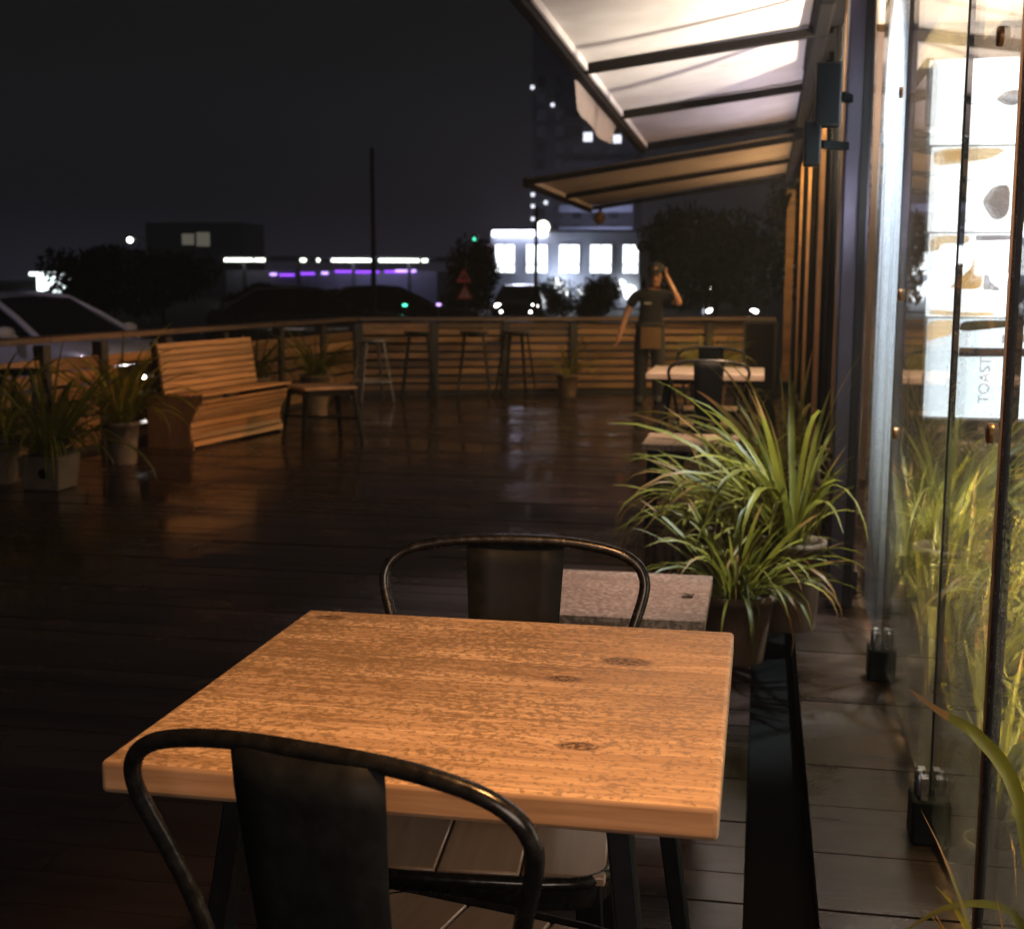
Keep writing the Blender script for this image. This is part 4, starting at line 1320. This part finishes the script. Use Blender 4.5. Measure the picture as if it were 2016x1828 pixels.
def make_car(name, label, loc, rz, paint, group, head):
    c = empty(name, loc, rz, label, 'car', group)
    # local: +x is the nose; half width 0.87
    low = [(-2.15, 0.45, 0.80), (-2.10, 0.30, 0.86), (-1.2, 0.22, 0.90), (0, 0.20, 0.90), (1.2, 0.22, 0.90), (1.95, 0.25, 0.84), (2.18, 0.42, 0.66)]
    secs = []
    for x, zb, hw, zt in ((-2.16, 0.46, 0.66, 0.86), (-2.08, 0.28, 0.82, 0.98), (-1.5, 0.22, 0.88, 1.00), (-0.6, 0.20, 0.89, 0.97), (0.5, 0.20, 0.89, 0.96), (1.0, 0.20, 0.885, 0.95), (1.6, 0.22, 0.86, 0.91), (2.0, 0.28, 0.79, 0.84), (2.18, 0.40, 0.64, 0.74)):
        pr = [(hw * 0.90, zb), (hw * 0.985, zb + 0.12), (hw, zb + (zt - zb) * 0.55), (hw * 0.95, zt - 0.06), (hw * 0.86, zt), (hw * 0.4, zt + 0.025), (0, zt + 0.03)]
        row = [(x, y, z) for y, z in pr] + [(x, -y, z) for y, z in reversed(pr[:-1])]
        secs.append(row)
    vs, fs = sheet(secs)
    b = MB().add(vs, fs, True)
    b.add(secs[0], [tuple(range(len(secs[0])))]).add(secs[-1], [tuple(range(len(secs[-1])))])
    body_ = b.obj('body', paint, c)
    # greenhouse: pillars and roof painted, glass set in
    roof = [(0.98, 0.78, 0.95), (0.12, 0.60, 1.40), (-0.45, 0.60, 1.45), (-1.15, 0.59, 1.40), (-1.85, 0.74, 0.99)]
    g = MB()
    gs = []
    for x, hw, z in roof:
        gs.append([(x, hw, z), (x, hw * 0.5, z + 0.03), (x, -hw * 0.5, z + 0.03), (x, -hw, z)])
    vs, fs = sheet(gs[1:4])
    g.add(vs, fs, True)
    for sy in (-1, 1):
        g.tube([(1.02, sy * 0.80, 0.945), (0.55, sy * 0.70, 1.20), (0.10, sy * 0.60, 1.41), (-0.45, sy * 0.605, 1.455), (-1.15, sy * 0.595, 1.41), (-1.85, sy * 0.76, 0.985)], 0.038, 8)
        g.tube([(-0.40, sy * 0.62, 1.43), (-0.36, sy * 0.86, 0.96)], 0.032, 8)
    g.obj('roof', paint, c)
    gl = MB()
    gl.add([(1.02, 0.79, 0.95), (1.02, -0.79, 0.95), (0.14, -0.59, 1.41), (0.14, 0.59, 1.41)], [(0, 1, 2, 3)])
    gl.obj('windscreen', M['carglass'], c)
    MB().add([(-1.85, 0.73, 0.985), (-1.85, -0.73, 0.985), (-1.16, -0.585, 1.405), (-1.16, 0.585, 1.405)], [(0, 1, 2, 3)]).obj('rear_window', M['carglass'], c)
    for sy in (-1, 1):
        MB().add([(0.98, sy * 0.80, 0.95), (0.12, sy * 0.605, 1.40), (-0.40, sy * 0.607, 1.44), (-0.37, sy * 0.85, 0.96)], [(0, 1, 2, 3)]).obj('side_window', M['carglass'], c)
        MB().add([(-0.43, sy * 0.607, 1.44), (-1.15, sy * 0.60, 1.40), (-1.75, sy * 0.75, 1.0), (-0.40, sy * 0.855, 0.96)], [(0, 1, 2, 3)]).obj('side_window', M['carglass'], c)
        mi = MB().lathe([(0.01, -0.055), (0.06, -0.045), (0.075, -0.01), (0.07, 0.03), (0.02, 0.055)], 14).obj('mirror', paint, c)
        mi.scale = (1.0, 1.7, 1.15)
        mi.rotation_euler = (0, R(90), 0)
        mi.location = (0.68, sy * 1.0, 1.04)
        MB().bar((0.72, sy * 0.86, 0.98), (0.69, sy * 0.96, 1.01), 0.04).obj('mirror_arm', paint, c)
        hl = MB().lathe([(0.004, 0.05), (0.05, 0.045), (0.085, 0.02), (0.09, -0.02)], 16, (0, 0, 0), 'X').obj('headlight', head, c)
        hl.location = (2.06, sy * 0.62, 0.76)
        hl.scale = (1.4, 1.5, 0.75)
        fl = MB().lathe([(0.003, 0.03), (0.04, 0.02), (0.045, -0.02)], 14, (0, 0, 0), 'X').obj('fog_lamp', head, c)
        fl.location = (2.17, sy * 0.50, 0.56)
        MB().box((-0.1, sy * 0.897, 0.80), (0.16, 0.012, 0.022)).obj('door_handle', paint, c, 0.003, 1)
    MB().box((2.15, 0, 0.52), (0.06, 0.62, 0.10)).obj('grille', M['black'], c, 0.006, 1)
    MB().box((2.19, 0, 0.40), (0.02, 0.44, 0.10)).obj('number_plate', M['grey_print'], c, 0.002, 1)
    for x in (-1.32, 1.34):
        for sy in (-1, 1):
            w = MB().lathe([(0.16, -0.09), (0.30, -0.095), (0.325, -0.07), (0.325, 0.07), (0.30, 0.095), (0.16, 0.09)], 26, (0, 0, 0), 'Y').obj('wheel', M['rubber'], c)
            w.location = (x, sy * 0.80, 0.325)
            MB().lathe([(0.02, -0.085), (0.19, -0.075), (0.20, 0.075), (0.02, 0.085)], 20, (0, 0, 0), 'Y').obj('rim', M['steel'], w)
    return c


car = make_car('parked_car', 'white car with glowing headlights just beyond the fence at the left', (-8.66, 14.75, GZ - 0.03), R(-15), M['carpaint'], 'cars beyond the fence', M['e_head'])


def far_car(loc, rz, label, lit):
    c = copy_tree(car)
    c.location, c.rotation_euler = loc, (0, 0, rz)
    tag(c, label, 'car', 'cars beyond the fence')
    for o in list(c.children):
        if o.data and o.data.materials:
            mm = o.data.materials[0]
            if mm == M['carpaint'] or (mm == M['e_head']):
                o.data = o.data.copy()
                o.data.materials[0] = M['darkpaint'] if mm == M['carpaint'] else (M['e_far_head'] if lit else M['galv'])
    return c


far_car((-8.45, 47.0, GZ), R(-84), 'distant dark car facing the deck with two round lit headlights', True)
far_car((-0.95, 42.0, GZ), R(-88), 'distant dark car with lit headlights right of the standing person', True)
far_car((-9.3, 27.0, GZ), R(20), 'dark parked car under the purple lit hall', False)
far_car((-8.9, 32.0, GZ), R(12), 'dark parked car between the utility pole and the warning sign', False)

# ================================================================== BUILDINGS
wb = empty('lit_building', (-11.0, 79.0, GZ), 0, 'pale low building with five brightly lit square windows and a glowing roof sign', 'building')
MB().box((0, 0, 2.2), (8.5, 8.0, 4.25)).obj('wall', M['white_wall'], wb, 0.03, 1)
MB().box((0.5, 0, 4.36), (8.9, 8.3, 0.14)).obj('roof', M['dark_wall'], wb, 0.02, 1)
for (x0, x1) in ((-14.96, -13.81), (-13.18, -11.95), (-11.31, -10.14), (-9.56, -8.34), (-7.74, -6.85)):
    w = x1 - x0
    wi = MB().box(((x0 + x1) / 2 + 11.0, -4.02, 2.50 - GZ - 0.0), (w, 0.05, 1.54)).obj('window', M['e_window'], wb)
    fr_ = MB()
    cx_ = (x0 + x1) / 2 + 11.0
    for dx in (-w / 2, w / 2):
        fr_.box((cx_ + dx, -4.05, 2.82), (0.06, 0.08, 1.62))
    for dz in (-0.80, 0.80):
        fr_.box((cx_, -4.05, 2.82 + dz), (w - 0.06, 0.08, 0.06))
    fr_.box((cx_, -4.052, 2.82), (0.07, 0.05, 1.54)).box((cx_, -4.058, 2.50), (w - 0.07, 0.05, 0.07))
    fr_.obj('window_frame', M['white_wall'], wi)
MB().box((-2.55, -3.9, 4.62 - GZ * 0 - 0.40), (3.1, 0.15, 0.34)).obj('sign', M['e_sign'], wb, 0.05, 2)
bpy.data.objects['sign'].location.y = -0.25
MB().lathe([(0.01, 0.37), (0.2, 0.31), (0.34, 0.15), (0.37, 0), (0.34, -0.15), (0.2, -0.31), (0.01, -0.37)], 20, (-1.2, -4.2, 4.56)).obj('globe_lamp', M['e_globe'], wb)
for (x, z, s_) in ((-0.35, 1.42, 0.34), (0.05, 0.95, 0.30), (3.25, 1.40, 0.30), (3.75, 0.98, 0.42), (1.0, 0.98, 0.2)):
    MB().lathe([(0.01, s_), (s_ * .6, s_ * .8), (s_, 0), (s_ * .6, -s_ * .8), (0.01, -s_)], 14, (x, -4.4, z)).obj('yard_lamp', M['e_window'], wb)
lamp('yard_light', 'POINT', (-11.2, 73.6, 1.6), None, 130, (0.72, 0.80, 1.0), shadow_soft_size=0.4)
lamp('sign_light', 'POINT', (-13.5, 73.8, 4.6), None, 110, (0.66, 0.70, 1.0), shadow_soft_size=0.5)

tw = empty('tower_block', (-23.0, 178.0, GZ), 0, 'tall dark tower block with floors and a few tiny lit windows behind the lit building', 'building')
MB().box((0, 0, 20), (13.2, 12, 40.0)).obj('wall', M['dark_wall'], tw)
for i in range(12):
    MB().box((1.8, -6.3, 2.4 + 2.75 * i), (9.4, 0.8, 0.9)).obj('balcony', M['white_wall'] if i < 5 else M['dark_wall'], tw)
M['e_faint'] = emit('tower_lift_glow', (0.5, 0.52, 0.7), 0.018)  # faint glow added on window panes to lighten the tower
wme = MB().box((0, 0, 0), (1.1, 0.06, 1.3)).mesh('window', M['carglass'])
wmf = MB().box((0, 0, 0), (1.1, 0.06, 1.3)).mesh('window', M['e_faint'])
tr_ = random.Random(5)
for i in range(13):
    for j in range(5):
        link('window', wmf if tr_.random() < 0.55 else wme, tw, (-5.4 + 2.35 * j, -6.03, 1.9 + 2.05 * i))
for (x, z, s_) in ((-29.45, 25.4, .22), (-26.85, 23.2, .22), (-22.31, 19.2, .55), (-18.6, 18.9, .5), (-29.28, 12.1, .22), (-29.28, 10.65, .22), (-29.26, 9.06, .22), (-29.25, 13.4, .2), (-27.6, 11.1, .22)):
    MB().box((x + 23.0, -6.8, z - GZ), (s_ * 2, 0.1, s_ * 2)).obj('lit_window', M['e_star'], tw)
lamp('tower_wash', 'POINT', (-19.5, 164.0, 7.0), None, 1500, (0.60, 0.62, 1.0), shadow_soft_size=1.0)  # lamp without fixture, added to lift the tower's lower floors

hall = empty('purple_lit_hall', (-30.0, 95.0, GZ), 0, 'long low hall with white tube lights along the eaves and purple neon below', 'building')
MB().box((0, 0, 1.1), (15.5, 8, 2.2)).obj('wall', M['purplewall'], hall)
MB().box((0, -0.5, 3.05), (16.2, 9.5, 0.25)).obj('roof', M['dark_wall'], hall, 0.03, 1)
for (x0, x1) in ((-37.3, -35.2), (-35.05, -34.3), (-29.45, -26.35), (-26.05, -23.2), (-23.0, -22.6), (-31.7, -31.3), (-30.5, -30.3)):
    MB().box(((x0 + x1) / 2 + 30, -5.32, 2.90), (x1 - x0, 0.10, 0.22)).obj('tube_light', M['e_tube'], hall, 0.03, 1)
for (x0, x1, z, mt) in ((-34.4, -33.9, 1.72, 'e_violet'), (-33.7, -32.6, 1.68, 'e_purple'), (-32.4, -31.1, 1.78, 'e_purple'), (-30.6, -30.1, 1.82, 'e_violet'), (-29.6, -28.4, 1.94, 'e_purple'), (-28.2, -26.4, 1.92, 'e_purple'), (-26.0, -23.9, 1.95, 'e_purple'), (-25.2, -23.7, 2.00, 'e_violet')):
    MB().box(((x0 + x1) / 2 + 30, -4.1 - (0.09 if z >= 2 else 0), z + 0.20), (x1 - x0, 0.08, 0.16)).obj('neon_tube', M[mt], hall, 0.03, 1)
for x in (-6.0, -2.0, 2.0, 6.0):
    MB().box((x, -4.9, 1.45), (0.22, 0.22, 2.9)).obj('column', M['dark_wall'], hall)
lamp('hall_light', 'AREA', (-26.2, 88.5, 2.6), (-26.2, 91.0, 1.6), 50, (0.5, 0.5, 1.0), shape='RECTANGLE', size=6.0, size_y=0.2)

ki = empty('lit_kiosk', (-39.6, 70.6, GZ), 0, 'small kiosk glowing bright white behind the white car', 'kiosk')
MB().box((0, 0, 0.85), (1.6, 1.2, 1.7)).obj('wall', M['e_kiosk'], ki, 0.05, 2)
MB().box((0.0, 0, 1.80), (2.3, 1.6, 0.20)).obj('roof', M['e_kiosk'], ki, 0.06, 2)
MB().box((1.05, -0.3, 0.55), (0.36, 0.3, 0.7)).obj('side_counter', M['e_cyan'], ki, 0.03, 1)
db = empty('dark_building', (-48.7, 113.0, GZ), 0, 'dark block with two faint lit windows above the car and street lamp', 'building')
MB().box((0, 0, 3.2), (9, 5, 6.4)).obj('wall', M['dark_wall'], db)
for dx, ww, hh in ((-0.55, 1.1, 0.95), (0.85, 1.2, 1.2)):
    MB().box((dx, -2.53, 4.95), (ww, 0.05, hh)).obj('window', M['e_dim_warm'], db)


# ================================================================== TREES
def crown_mb(c_, rx, ry, rz_, n, size, seed):
    q = random.Random(seed)
    mb = MB()
    lobes = [(q.uniform(-.55, .55), q.uniform(-.55, .55), q.uniform(-.5, .6), q.uniform(0.32, 0.6)) for _ in range(11)]
    for i in range(n):
        l_ = lobes[q.randrange(len(lobes))]
        while True:
            p = Vector((q.uniform(-1, 1), q.uniform(-1, 1), q.uniform(-1, 1)))
            if 0.25 < p.length < 1:
                break
        p = Vector(l_[:3]) + p * l_[3]
        p = Vector((c_[0] + p.x * rx, c_[1] + p.y * ry, c_[2] + p.z * rz_))
        s_ = size * q.uniform(0.5, 1.3)
        rm = Euler((q.uniform(0, 6.3), q.uniform(0, 6.3), q.uniform(0, 6.3))).to_matrix()
        mb.add([p + rm @ Vector(v_) * s_ for v_ in ((-1, 0, 0), (-0.2, 0.42, 0.1), (1, 0.05, 0), (-0.1, -0.42, 0.1))], [(0, 1, 2, 3)])
    return mb


def tree(name, label, loc, hh, rx, rz_, n, size, seed, group='trees beyond the fence', cat='tree'):
    t = empty(name, loc, 0, label, cat, group)
    q = random.Random(seed)
    tr = MB()
    top = hh - rz_ * 0.9
    tr.tube([(0, 0, -0.1), (q.uniform(-.05, .05) * hh * .3, 0, top * 0.5), (q.uniform(-.1, .1), q.uniform(-.1, .1), top + rz_ * .3)], 0.05 * hh * 0.5, 9, 0.02 * hh * 0.5)
    for i in range(6):
        a = q.uniform(0, 6.28)
        z0 = top * q.uniform(0.6, 1.0)
        tr.tube([(0, 0, z0), (math.cos(a) * rx * .35, math.sin(a) * rx * .35, z0 + rz_ * .4), (math.cos(a) * rx * .7, math.sin(a) * rx * .7, z0 + rz_ * q.uniform(.6, 1.1))], 0.018 * hh * .5, 6, 0.005)
    tr.obj('trunk', M['bark'], t)
    tag(crown_mb((0, 0, hh - rz_), rx, rx, rz_, n, size, seed + 1).obj('crown', M['tree_leaf'], t), kind='stuff')
    return t


tree('leafy_tree', 'big dark tree right behind the standing person under the far awning', (-1.0, 29.0, GZ), 3.75, 1.75, 1.55, 4200, 0.12, 101)
tree('leafy_tree', 'dark tree between the far awning and the cafe glazing', (1.6, 31.0, GZ), 4.2, 1.9, 1.8, 4200, 0.12, 102)
tree('leafy_tree', 'narrow dark tree behind the triangular warning sign', (-7.95, 36.0, GZ), 2.75, 0.95, 1.35, 4200, 0.08, 103)
tree('round_bush', 'round clipped dark bush before the lit building', (-4.98, 40.0, GZ), 1.72, 0.86, 0.86, 3600, 0.07, 104, cat='bush')
for i, (x, y, h_, rx, lab) in enumerate((
        (-15.6, 40.0, 1.5, 1.2, 'dark bushy tree left of the utility pole'),
        (-20.6, 44.0, 3.0, 1.9, 'dark wide tree under the faint lit block'),
        (-12.4, 38.0, 1.45, 0.9, 'low dark shrub in front of the purple neon'),
        (-18.8, 36.0, 2.6, 1.9, 'dark tree right of the left street lamp'),
        (-24.5, 48.0, 2.9, 2.2, 'dark tree left of the left street lamp'))):
    tree('leafy_tree', lab, (x, y, GZ), h_, rx, h_ * 0.42, 3600, 0.12, 120 + i)
hd = crown_mb((0, 0, 0.75), 1.7, 1.2, 0.95, 4000, 0.09, 140).obj('hedge', M['tree_leaf'])
hd.location = (-9.6, 60.0, GZ)
tag(hd, 'sloping dark hedge in front of the first lit windows', 'hedge')

# ================================================================== POLES, LAMPS, SIGNS
up = empty('utility_pole', (-8.86, 30.0, GZ), 0, 'tall thin dark utility pole rising before the purple lit hall', 'pole')
MB().tube([(0, 0, 0), (0.02, 0, 2), (0.0, 0, 4.5)], 0.07, 10, 0.045).obj('mast', M['post'], up)
MB().lathe([(0.04, 4.5), (0.06, 4.52), (0.02, 4.60)], 10).obj('pole_cap', M['post'], up)


def street_lamp(loc, hh, arm, label, s_, pole_mat):
    l_ = empty('street_lamp', loc, 0, label, 'street lamp', 'street lamps')
    MB().tube([(0, 0, 0), (0, 0, hh - 0.15), (arm * 0.3, 0, hh), (arm, 0, hh + 0.02)], 0.05, 8, 0.03).obj('pole', pole_mat, l_)
    MB().lathe([(0.01, s_), (s_ * 0.7, s_ * 0.7), (s_, 0), (s_ * 0.7, -s_ * 0.7), (0.01, -s_)], 14, (arm, 0, hh - 0.06)).obj('lamp_head', M['e_lamp'], l_)
    return l_


street_lamp((-21.65, 45.0, GZ), 3.02, -0.62, 'thin street lamp with a small yellowish light at the left', 0.10, M['galv'])
street_lamp((-1.56, 40.0, GZ), 1.50, 0.0, 'short lit lamp post right of the standing person', 0.10, M['galv'])
sp_ = empty('slim_pole', (-5.05, 30.0, GZ), 0, 'slim dark pole standing before the middle lit window', 'pole')
MB().tube([(0, 0, 0), (0, 0, 3.2)], 0.05, 8, 0.04).obj('mast', M['post'], sp_)
MB().lathe([(0.04, 3.2), (0.06, 3.21), (0.01, 3.26)], 8).obj('pole_cap', M['post'], sp_)

sg = empty('warning_sign', (-4.95, 22.0, GZ), 0, 'two red triangular warning signs one above the other on a dark pole', 'sign')
MB().tube([(0.05, 0.06, 0), (0.05, 0.06, 1.95)], 0.025, 8).obj('pole', M['post'], sg)


def tri(cx_, cz_, s_, y, mat, name, parent, th=0.012):
    h_ = s_ * 0.87
    return MB().prism([(-s_ / 2, -h_ / 2), (s_ / 2, -h_ / 2), (0.0, h_ / 2)], 0, th, lambda u, v, t: (cx_ + u, y - t, cz_ + v)).obj(name, mat, parent)


for cz_, inner in ((1.70, 0.42), (1.43, 0.62)):
    s1 = tri(0.03 + (0.02 if cz_ < 1.6 else 0), cz_, 0.27, 0.0, M['red'], 'sign_plate', sg)
    tri(0.03 + (0.02 if cz_ < 1.6 else 0), cz_ - 0.012, 0.27 * inner, -0.014, M['post'] if cz_ > 1.6 else M['signwhite'], 'sign_face', s1, 0.006)
MB().box((0.03, -0.021, 1.685), (0.012, 0.004, 0.055)).obj('mark', M['signwhite'], sg)
MB().box((0.05, -0.023, 1.405), (0.016, 0.004, 0.06)).obj('mark', M['post'], sg)
lamp('sign_fill', 'SPOT', (-3.9, 16.0, 2.2), (-4.95, 22.0, 1.25), 25, (1.0, 0.75, 0.65), spot_size=R(12), spot_blend=0.5, shadow_soft_size=0.1)

ts_ = empty('traffic_light', (-12.9, 60.0, GZ), 0, 'tiny distant traffic signal with a green dot above the dark tree', 'traffic light')
MB().tube([(0, 0, 0), (0, 0, 3.3)], 0.05, 8).obj('pole', M['post'], ts_)
MB().box((0, 0, 3.42), (0.26, 0.2, 0.5)).obj('housing', M['post'], ts_)
MB().lathe([(0.01, -0.03), (0.08, -0.02), (0.08, 0.02)], 12, (0, -0.12, 3.44), 'Y').obj('green_lens', M['e_green'], ts_)
MB().lathe([(0.01, -0.03), (0.08, -0.02), (0.08, 0.02)], 12, (0.72, -0.12, 3.12), 'Y').obj('pink_lens', M['e_pink'], ts_)
MB().bar((0, 0, 3.12), (0.72, 0, 3.12), 0.04).obj('side_arm', M['post'], ts_)

for x, y, z, mt, lab in ((-8.1, 30.0, 0.72, 'e_green', 'tiny green light low beyond the fence near the utility pole'), (-7.3, 30.0, 0.74, 'e_violet', 'tiny glowing violet glint low beyond the fence right of the green one'),
                         (-7.35, 30.0, 0.42, 'e_violet', 'tiny glowing violet glint just above the fence rail below another one')):
    bl = empty('light_dot', (x, y, GZ), 0, lab, 'light')  # added posts; violet lenses glow in place of glints off parked cars
    MB().tube([(0, 0, 0), (0, 0, z - GZ - 0.03)], 0.03, 8).obj('stem', M['post'], bl)
    MB().lathe([(0.01, -0.03), (0.055, -0.02), (0.055, 0.02), (0.01, 0.03)], 12, (0, 0, z - GZ)).obj('lens', M[mt], bl)

# ================================================================== MENU BOARD
M['e_board'] = emit('menu_board_white', (0.97, 0.95, 0.98), 4.6)
M['e_board2'] = emit('menu_board_cool', (0.82, 0.90, 1.0), 3.6)
M['p_orange'] = emit('print_orange', (0.95, 0.55, 0.22), 2.4)
M['p_peach'] = emit('print_peach', (1.0, 0.72, 0.45), 2.8)
M['p_brown'] = emit('print_brown', (0.42, 0.33, 0.32), 2.0)
M['p_grey'] = emit('print_grey', (0.42, 0.42, 0.46), 2.2)
M['p_dark'] = emit('print_dark', (0.10, 0.07, 0.085), 0.6)
M['p_olive'] = emit('print_olive', (0.20, 0.15, 0.06), 0.6)
BY = 5.2
bo = empty('menu_board', (0.60, BY, 0.80), 0, 'tall white lit menu board with food pictures behind the glass', 'menu board')
MB().prism([(0.008, 0.0), (0.44, 0.0), (0.44, 1.32), (-0.03, 1.31)], 0, 0.06, lambda u, v, t: (u, 0.012 + t, v)).obj('case', M['grey_print'], bo)
secs = [(1.008, 1.31, 'e_board'), (0.695, 1.000, 'e_board'), (0.385, 0.688, 'e_board'), (0.012, 0.378, 'e_board2')]
pan = []
for z0, z1, mt in secs:
    xl = 0.006 - 0.030 * (z0 / 1.31)
    pan.append(MB().box(((xl + 0.438) / 2, 0.0, (z0 + z1) / 2), (0.438 - xl, 0.02, z1 - z0)).obj('panel', M[mt], bo, 0.004, 1))


def pr(poly, mat, parent, y=-0.0125):
    for _ in range(2 if len(poly) > 4 else 0):
        poly = [q for a_, b_ in zip(poly, poly[1:] + poly[:1]) for q in ((a_[0] * .8 + b_[0] * .2, a_[1] * .8 + b_[1] * .2), (a_[0] * .2 + b_[0] * .8, a_[1] * .2 + b_[1] * .8))]
    MB().prism(poly, 0, 0.002, lambda u, v, t: (u, y - t, v)).obj('picture', M[mat], parent)


pr([(0.20, 1.165), (0.235, 1.195), (0.285, 1.20), (0.30, 1.17), (0.27, 1.140), (0.235, 1.145)], 'p_brown', pan[0])
pr([(0.225, 1.175), (0.28, 1.185), (0.285, 1.16), (0.25, 1.15)], 'p_grey', pan[0], -0.0155)
pr([(-0.005, 0.995), (0.26, 0.995), (0.20, 0.955), (0.09, 0.942), (0.0, 0.93)], 'p_peach', pan[1])
pr([(0.02, 0.985), (0.12, 0.988), (0.10, 0.955), (0.04, 0.945)], 'p_orange', pan[1], -0.0155)
pr([(0.17, 0.80), (0.21, 0.86), (0.27, 0.865), (0.27, 0.755), (0.22, 0.73)], 'p_brown', pan[1])
pr([(0.29, 0.89), (0.335, 0.93), (0.335, 0.90), (0.295, 0.865)], 'p_grey', pan[1])
pr([(0.29, 0.84), (0.335, 0.855), (0.335, 0.825), (0.29, 0.815)], 'p_grey', pan[1])
pr([(0.0, 0.682), (0.145, 0.682), (0.13, 0.65), (0.05, 0.655), (0.03, 0.63), (0.0, 0.62)], 'p_peach', pan[2])
pr([(0.16, 0.682), (0.40, 0.684), (0.40, 0.668), (0.16, 0.662)], 'p_brown', pan[2])
pr([(0.08, 0.50), (0.15, 0.56), (0.155, 0.61), (0.19, 0.55), (0.19, 0.485), (0.08, 0.49)], 'p_orange', pan[2])
pr([(0.195, 0.555), (0.25, 0.555), (0.25, 0.48), (0.195, 0.485)], 'p_brown', pan[2])
pr([(0.01, 0.415), (0.12, 0.40), (0.24, 0.405), (0.24, 0.388), (0.01, 0.388)], 'p_peach', pan[2])
pr([(0.002, 0.372), (0.12, 0.374), (0.11, 0.325), (0.02, 0.30), (0.004, 0.29)], 'p_peach', pan[3])
pr([(0.125, 0.374), (0.40, 0.374), (0.40, 0.362), (0.25, 0.345), (0.115, 0.328)], 'p_olive', pan[3])
pr([(0.12, 0.272), (0.40, 0.272), (0.40, 0.242), (0.12, 0.238)], 'p_dark', pan[3])
pr([(0.27, 0.32), (0.36, 0.325), (0.36, 0.295), (0.27, 0.29)], 'p_grey', pan[3])


def text(body_, x, z, size, mat, parent, rot=90):
    cu = bpy.data.curves.new('lettering', 'FONT')
    cu.body = body_
    cu.size = size
    cu.extrude = 0.0008
    cu.materials.append(M[mat])
    o = bpy.data.objects.new('lettering', cu)
    me = bpy.data.meshes.new_from_object(o)
    me.materials.clear()
    me.materials.append(M[mat])
    o = bpy.data.objects.new('lettering', me)
    COL.objects.link(o)
    o.parent = parent
    o.location = (x, -0.0135, z)
    o.rotation_euler = (R(90), R(-rot), 0)
    return o


text('TOAST', 0.235, 0.065, 0.055, 'p_grey', pan[3])
text('Toast', 0.325, 0.075, 0.040, 'p_grey', pan[3])
text('TOAST', 0.285, 0.485, 0.042, 'p_grey', pan[2])
text('U', 0.285, 0.402, 0.088, 'p_grey', pan[2], 0)
text('T', 0.295, 0.725, 0.085, 'p_grey', pan[1], 0)


# ================================================================== NIGHT HAZE
hz = MB().box((-10, 270, 22.0), (820, 700, 47.0)).obj('haze', None)
mt, nt, o = newmat('night_haze')
pv = nd(nt, 'ShaderNodeVolumePrincipled', {'Color': (0.85, 0.87, 0.92, 1), 'Density': 0.0020, 'Anisotropy': 0.3})
nt.links.new(pv.outputs[0], o.inputs['Volume'])
hz.data.materials.append(mt)
tag(hz, kind='stuff')
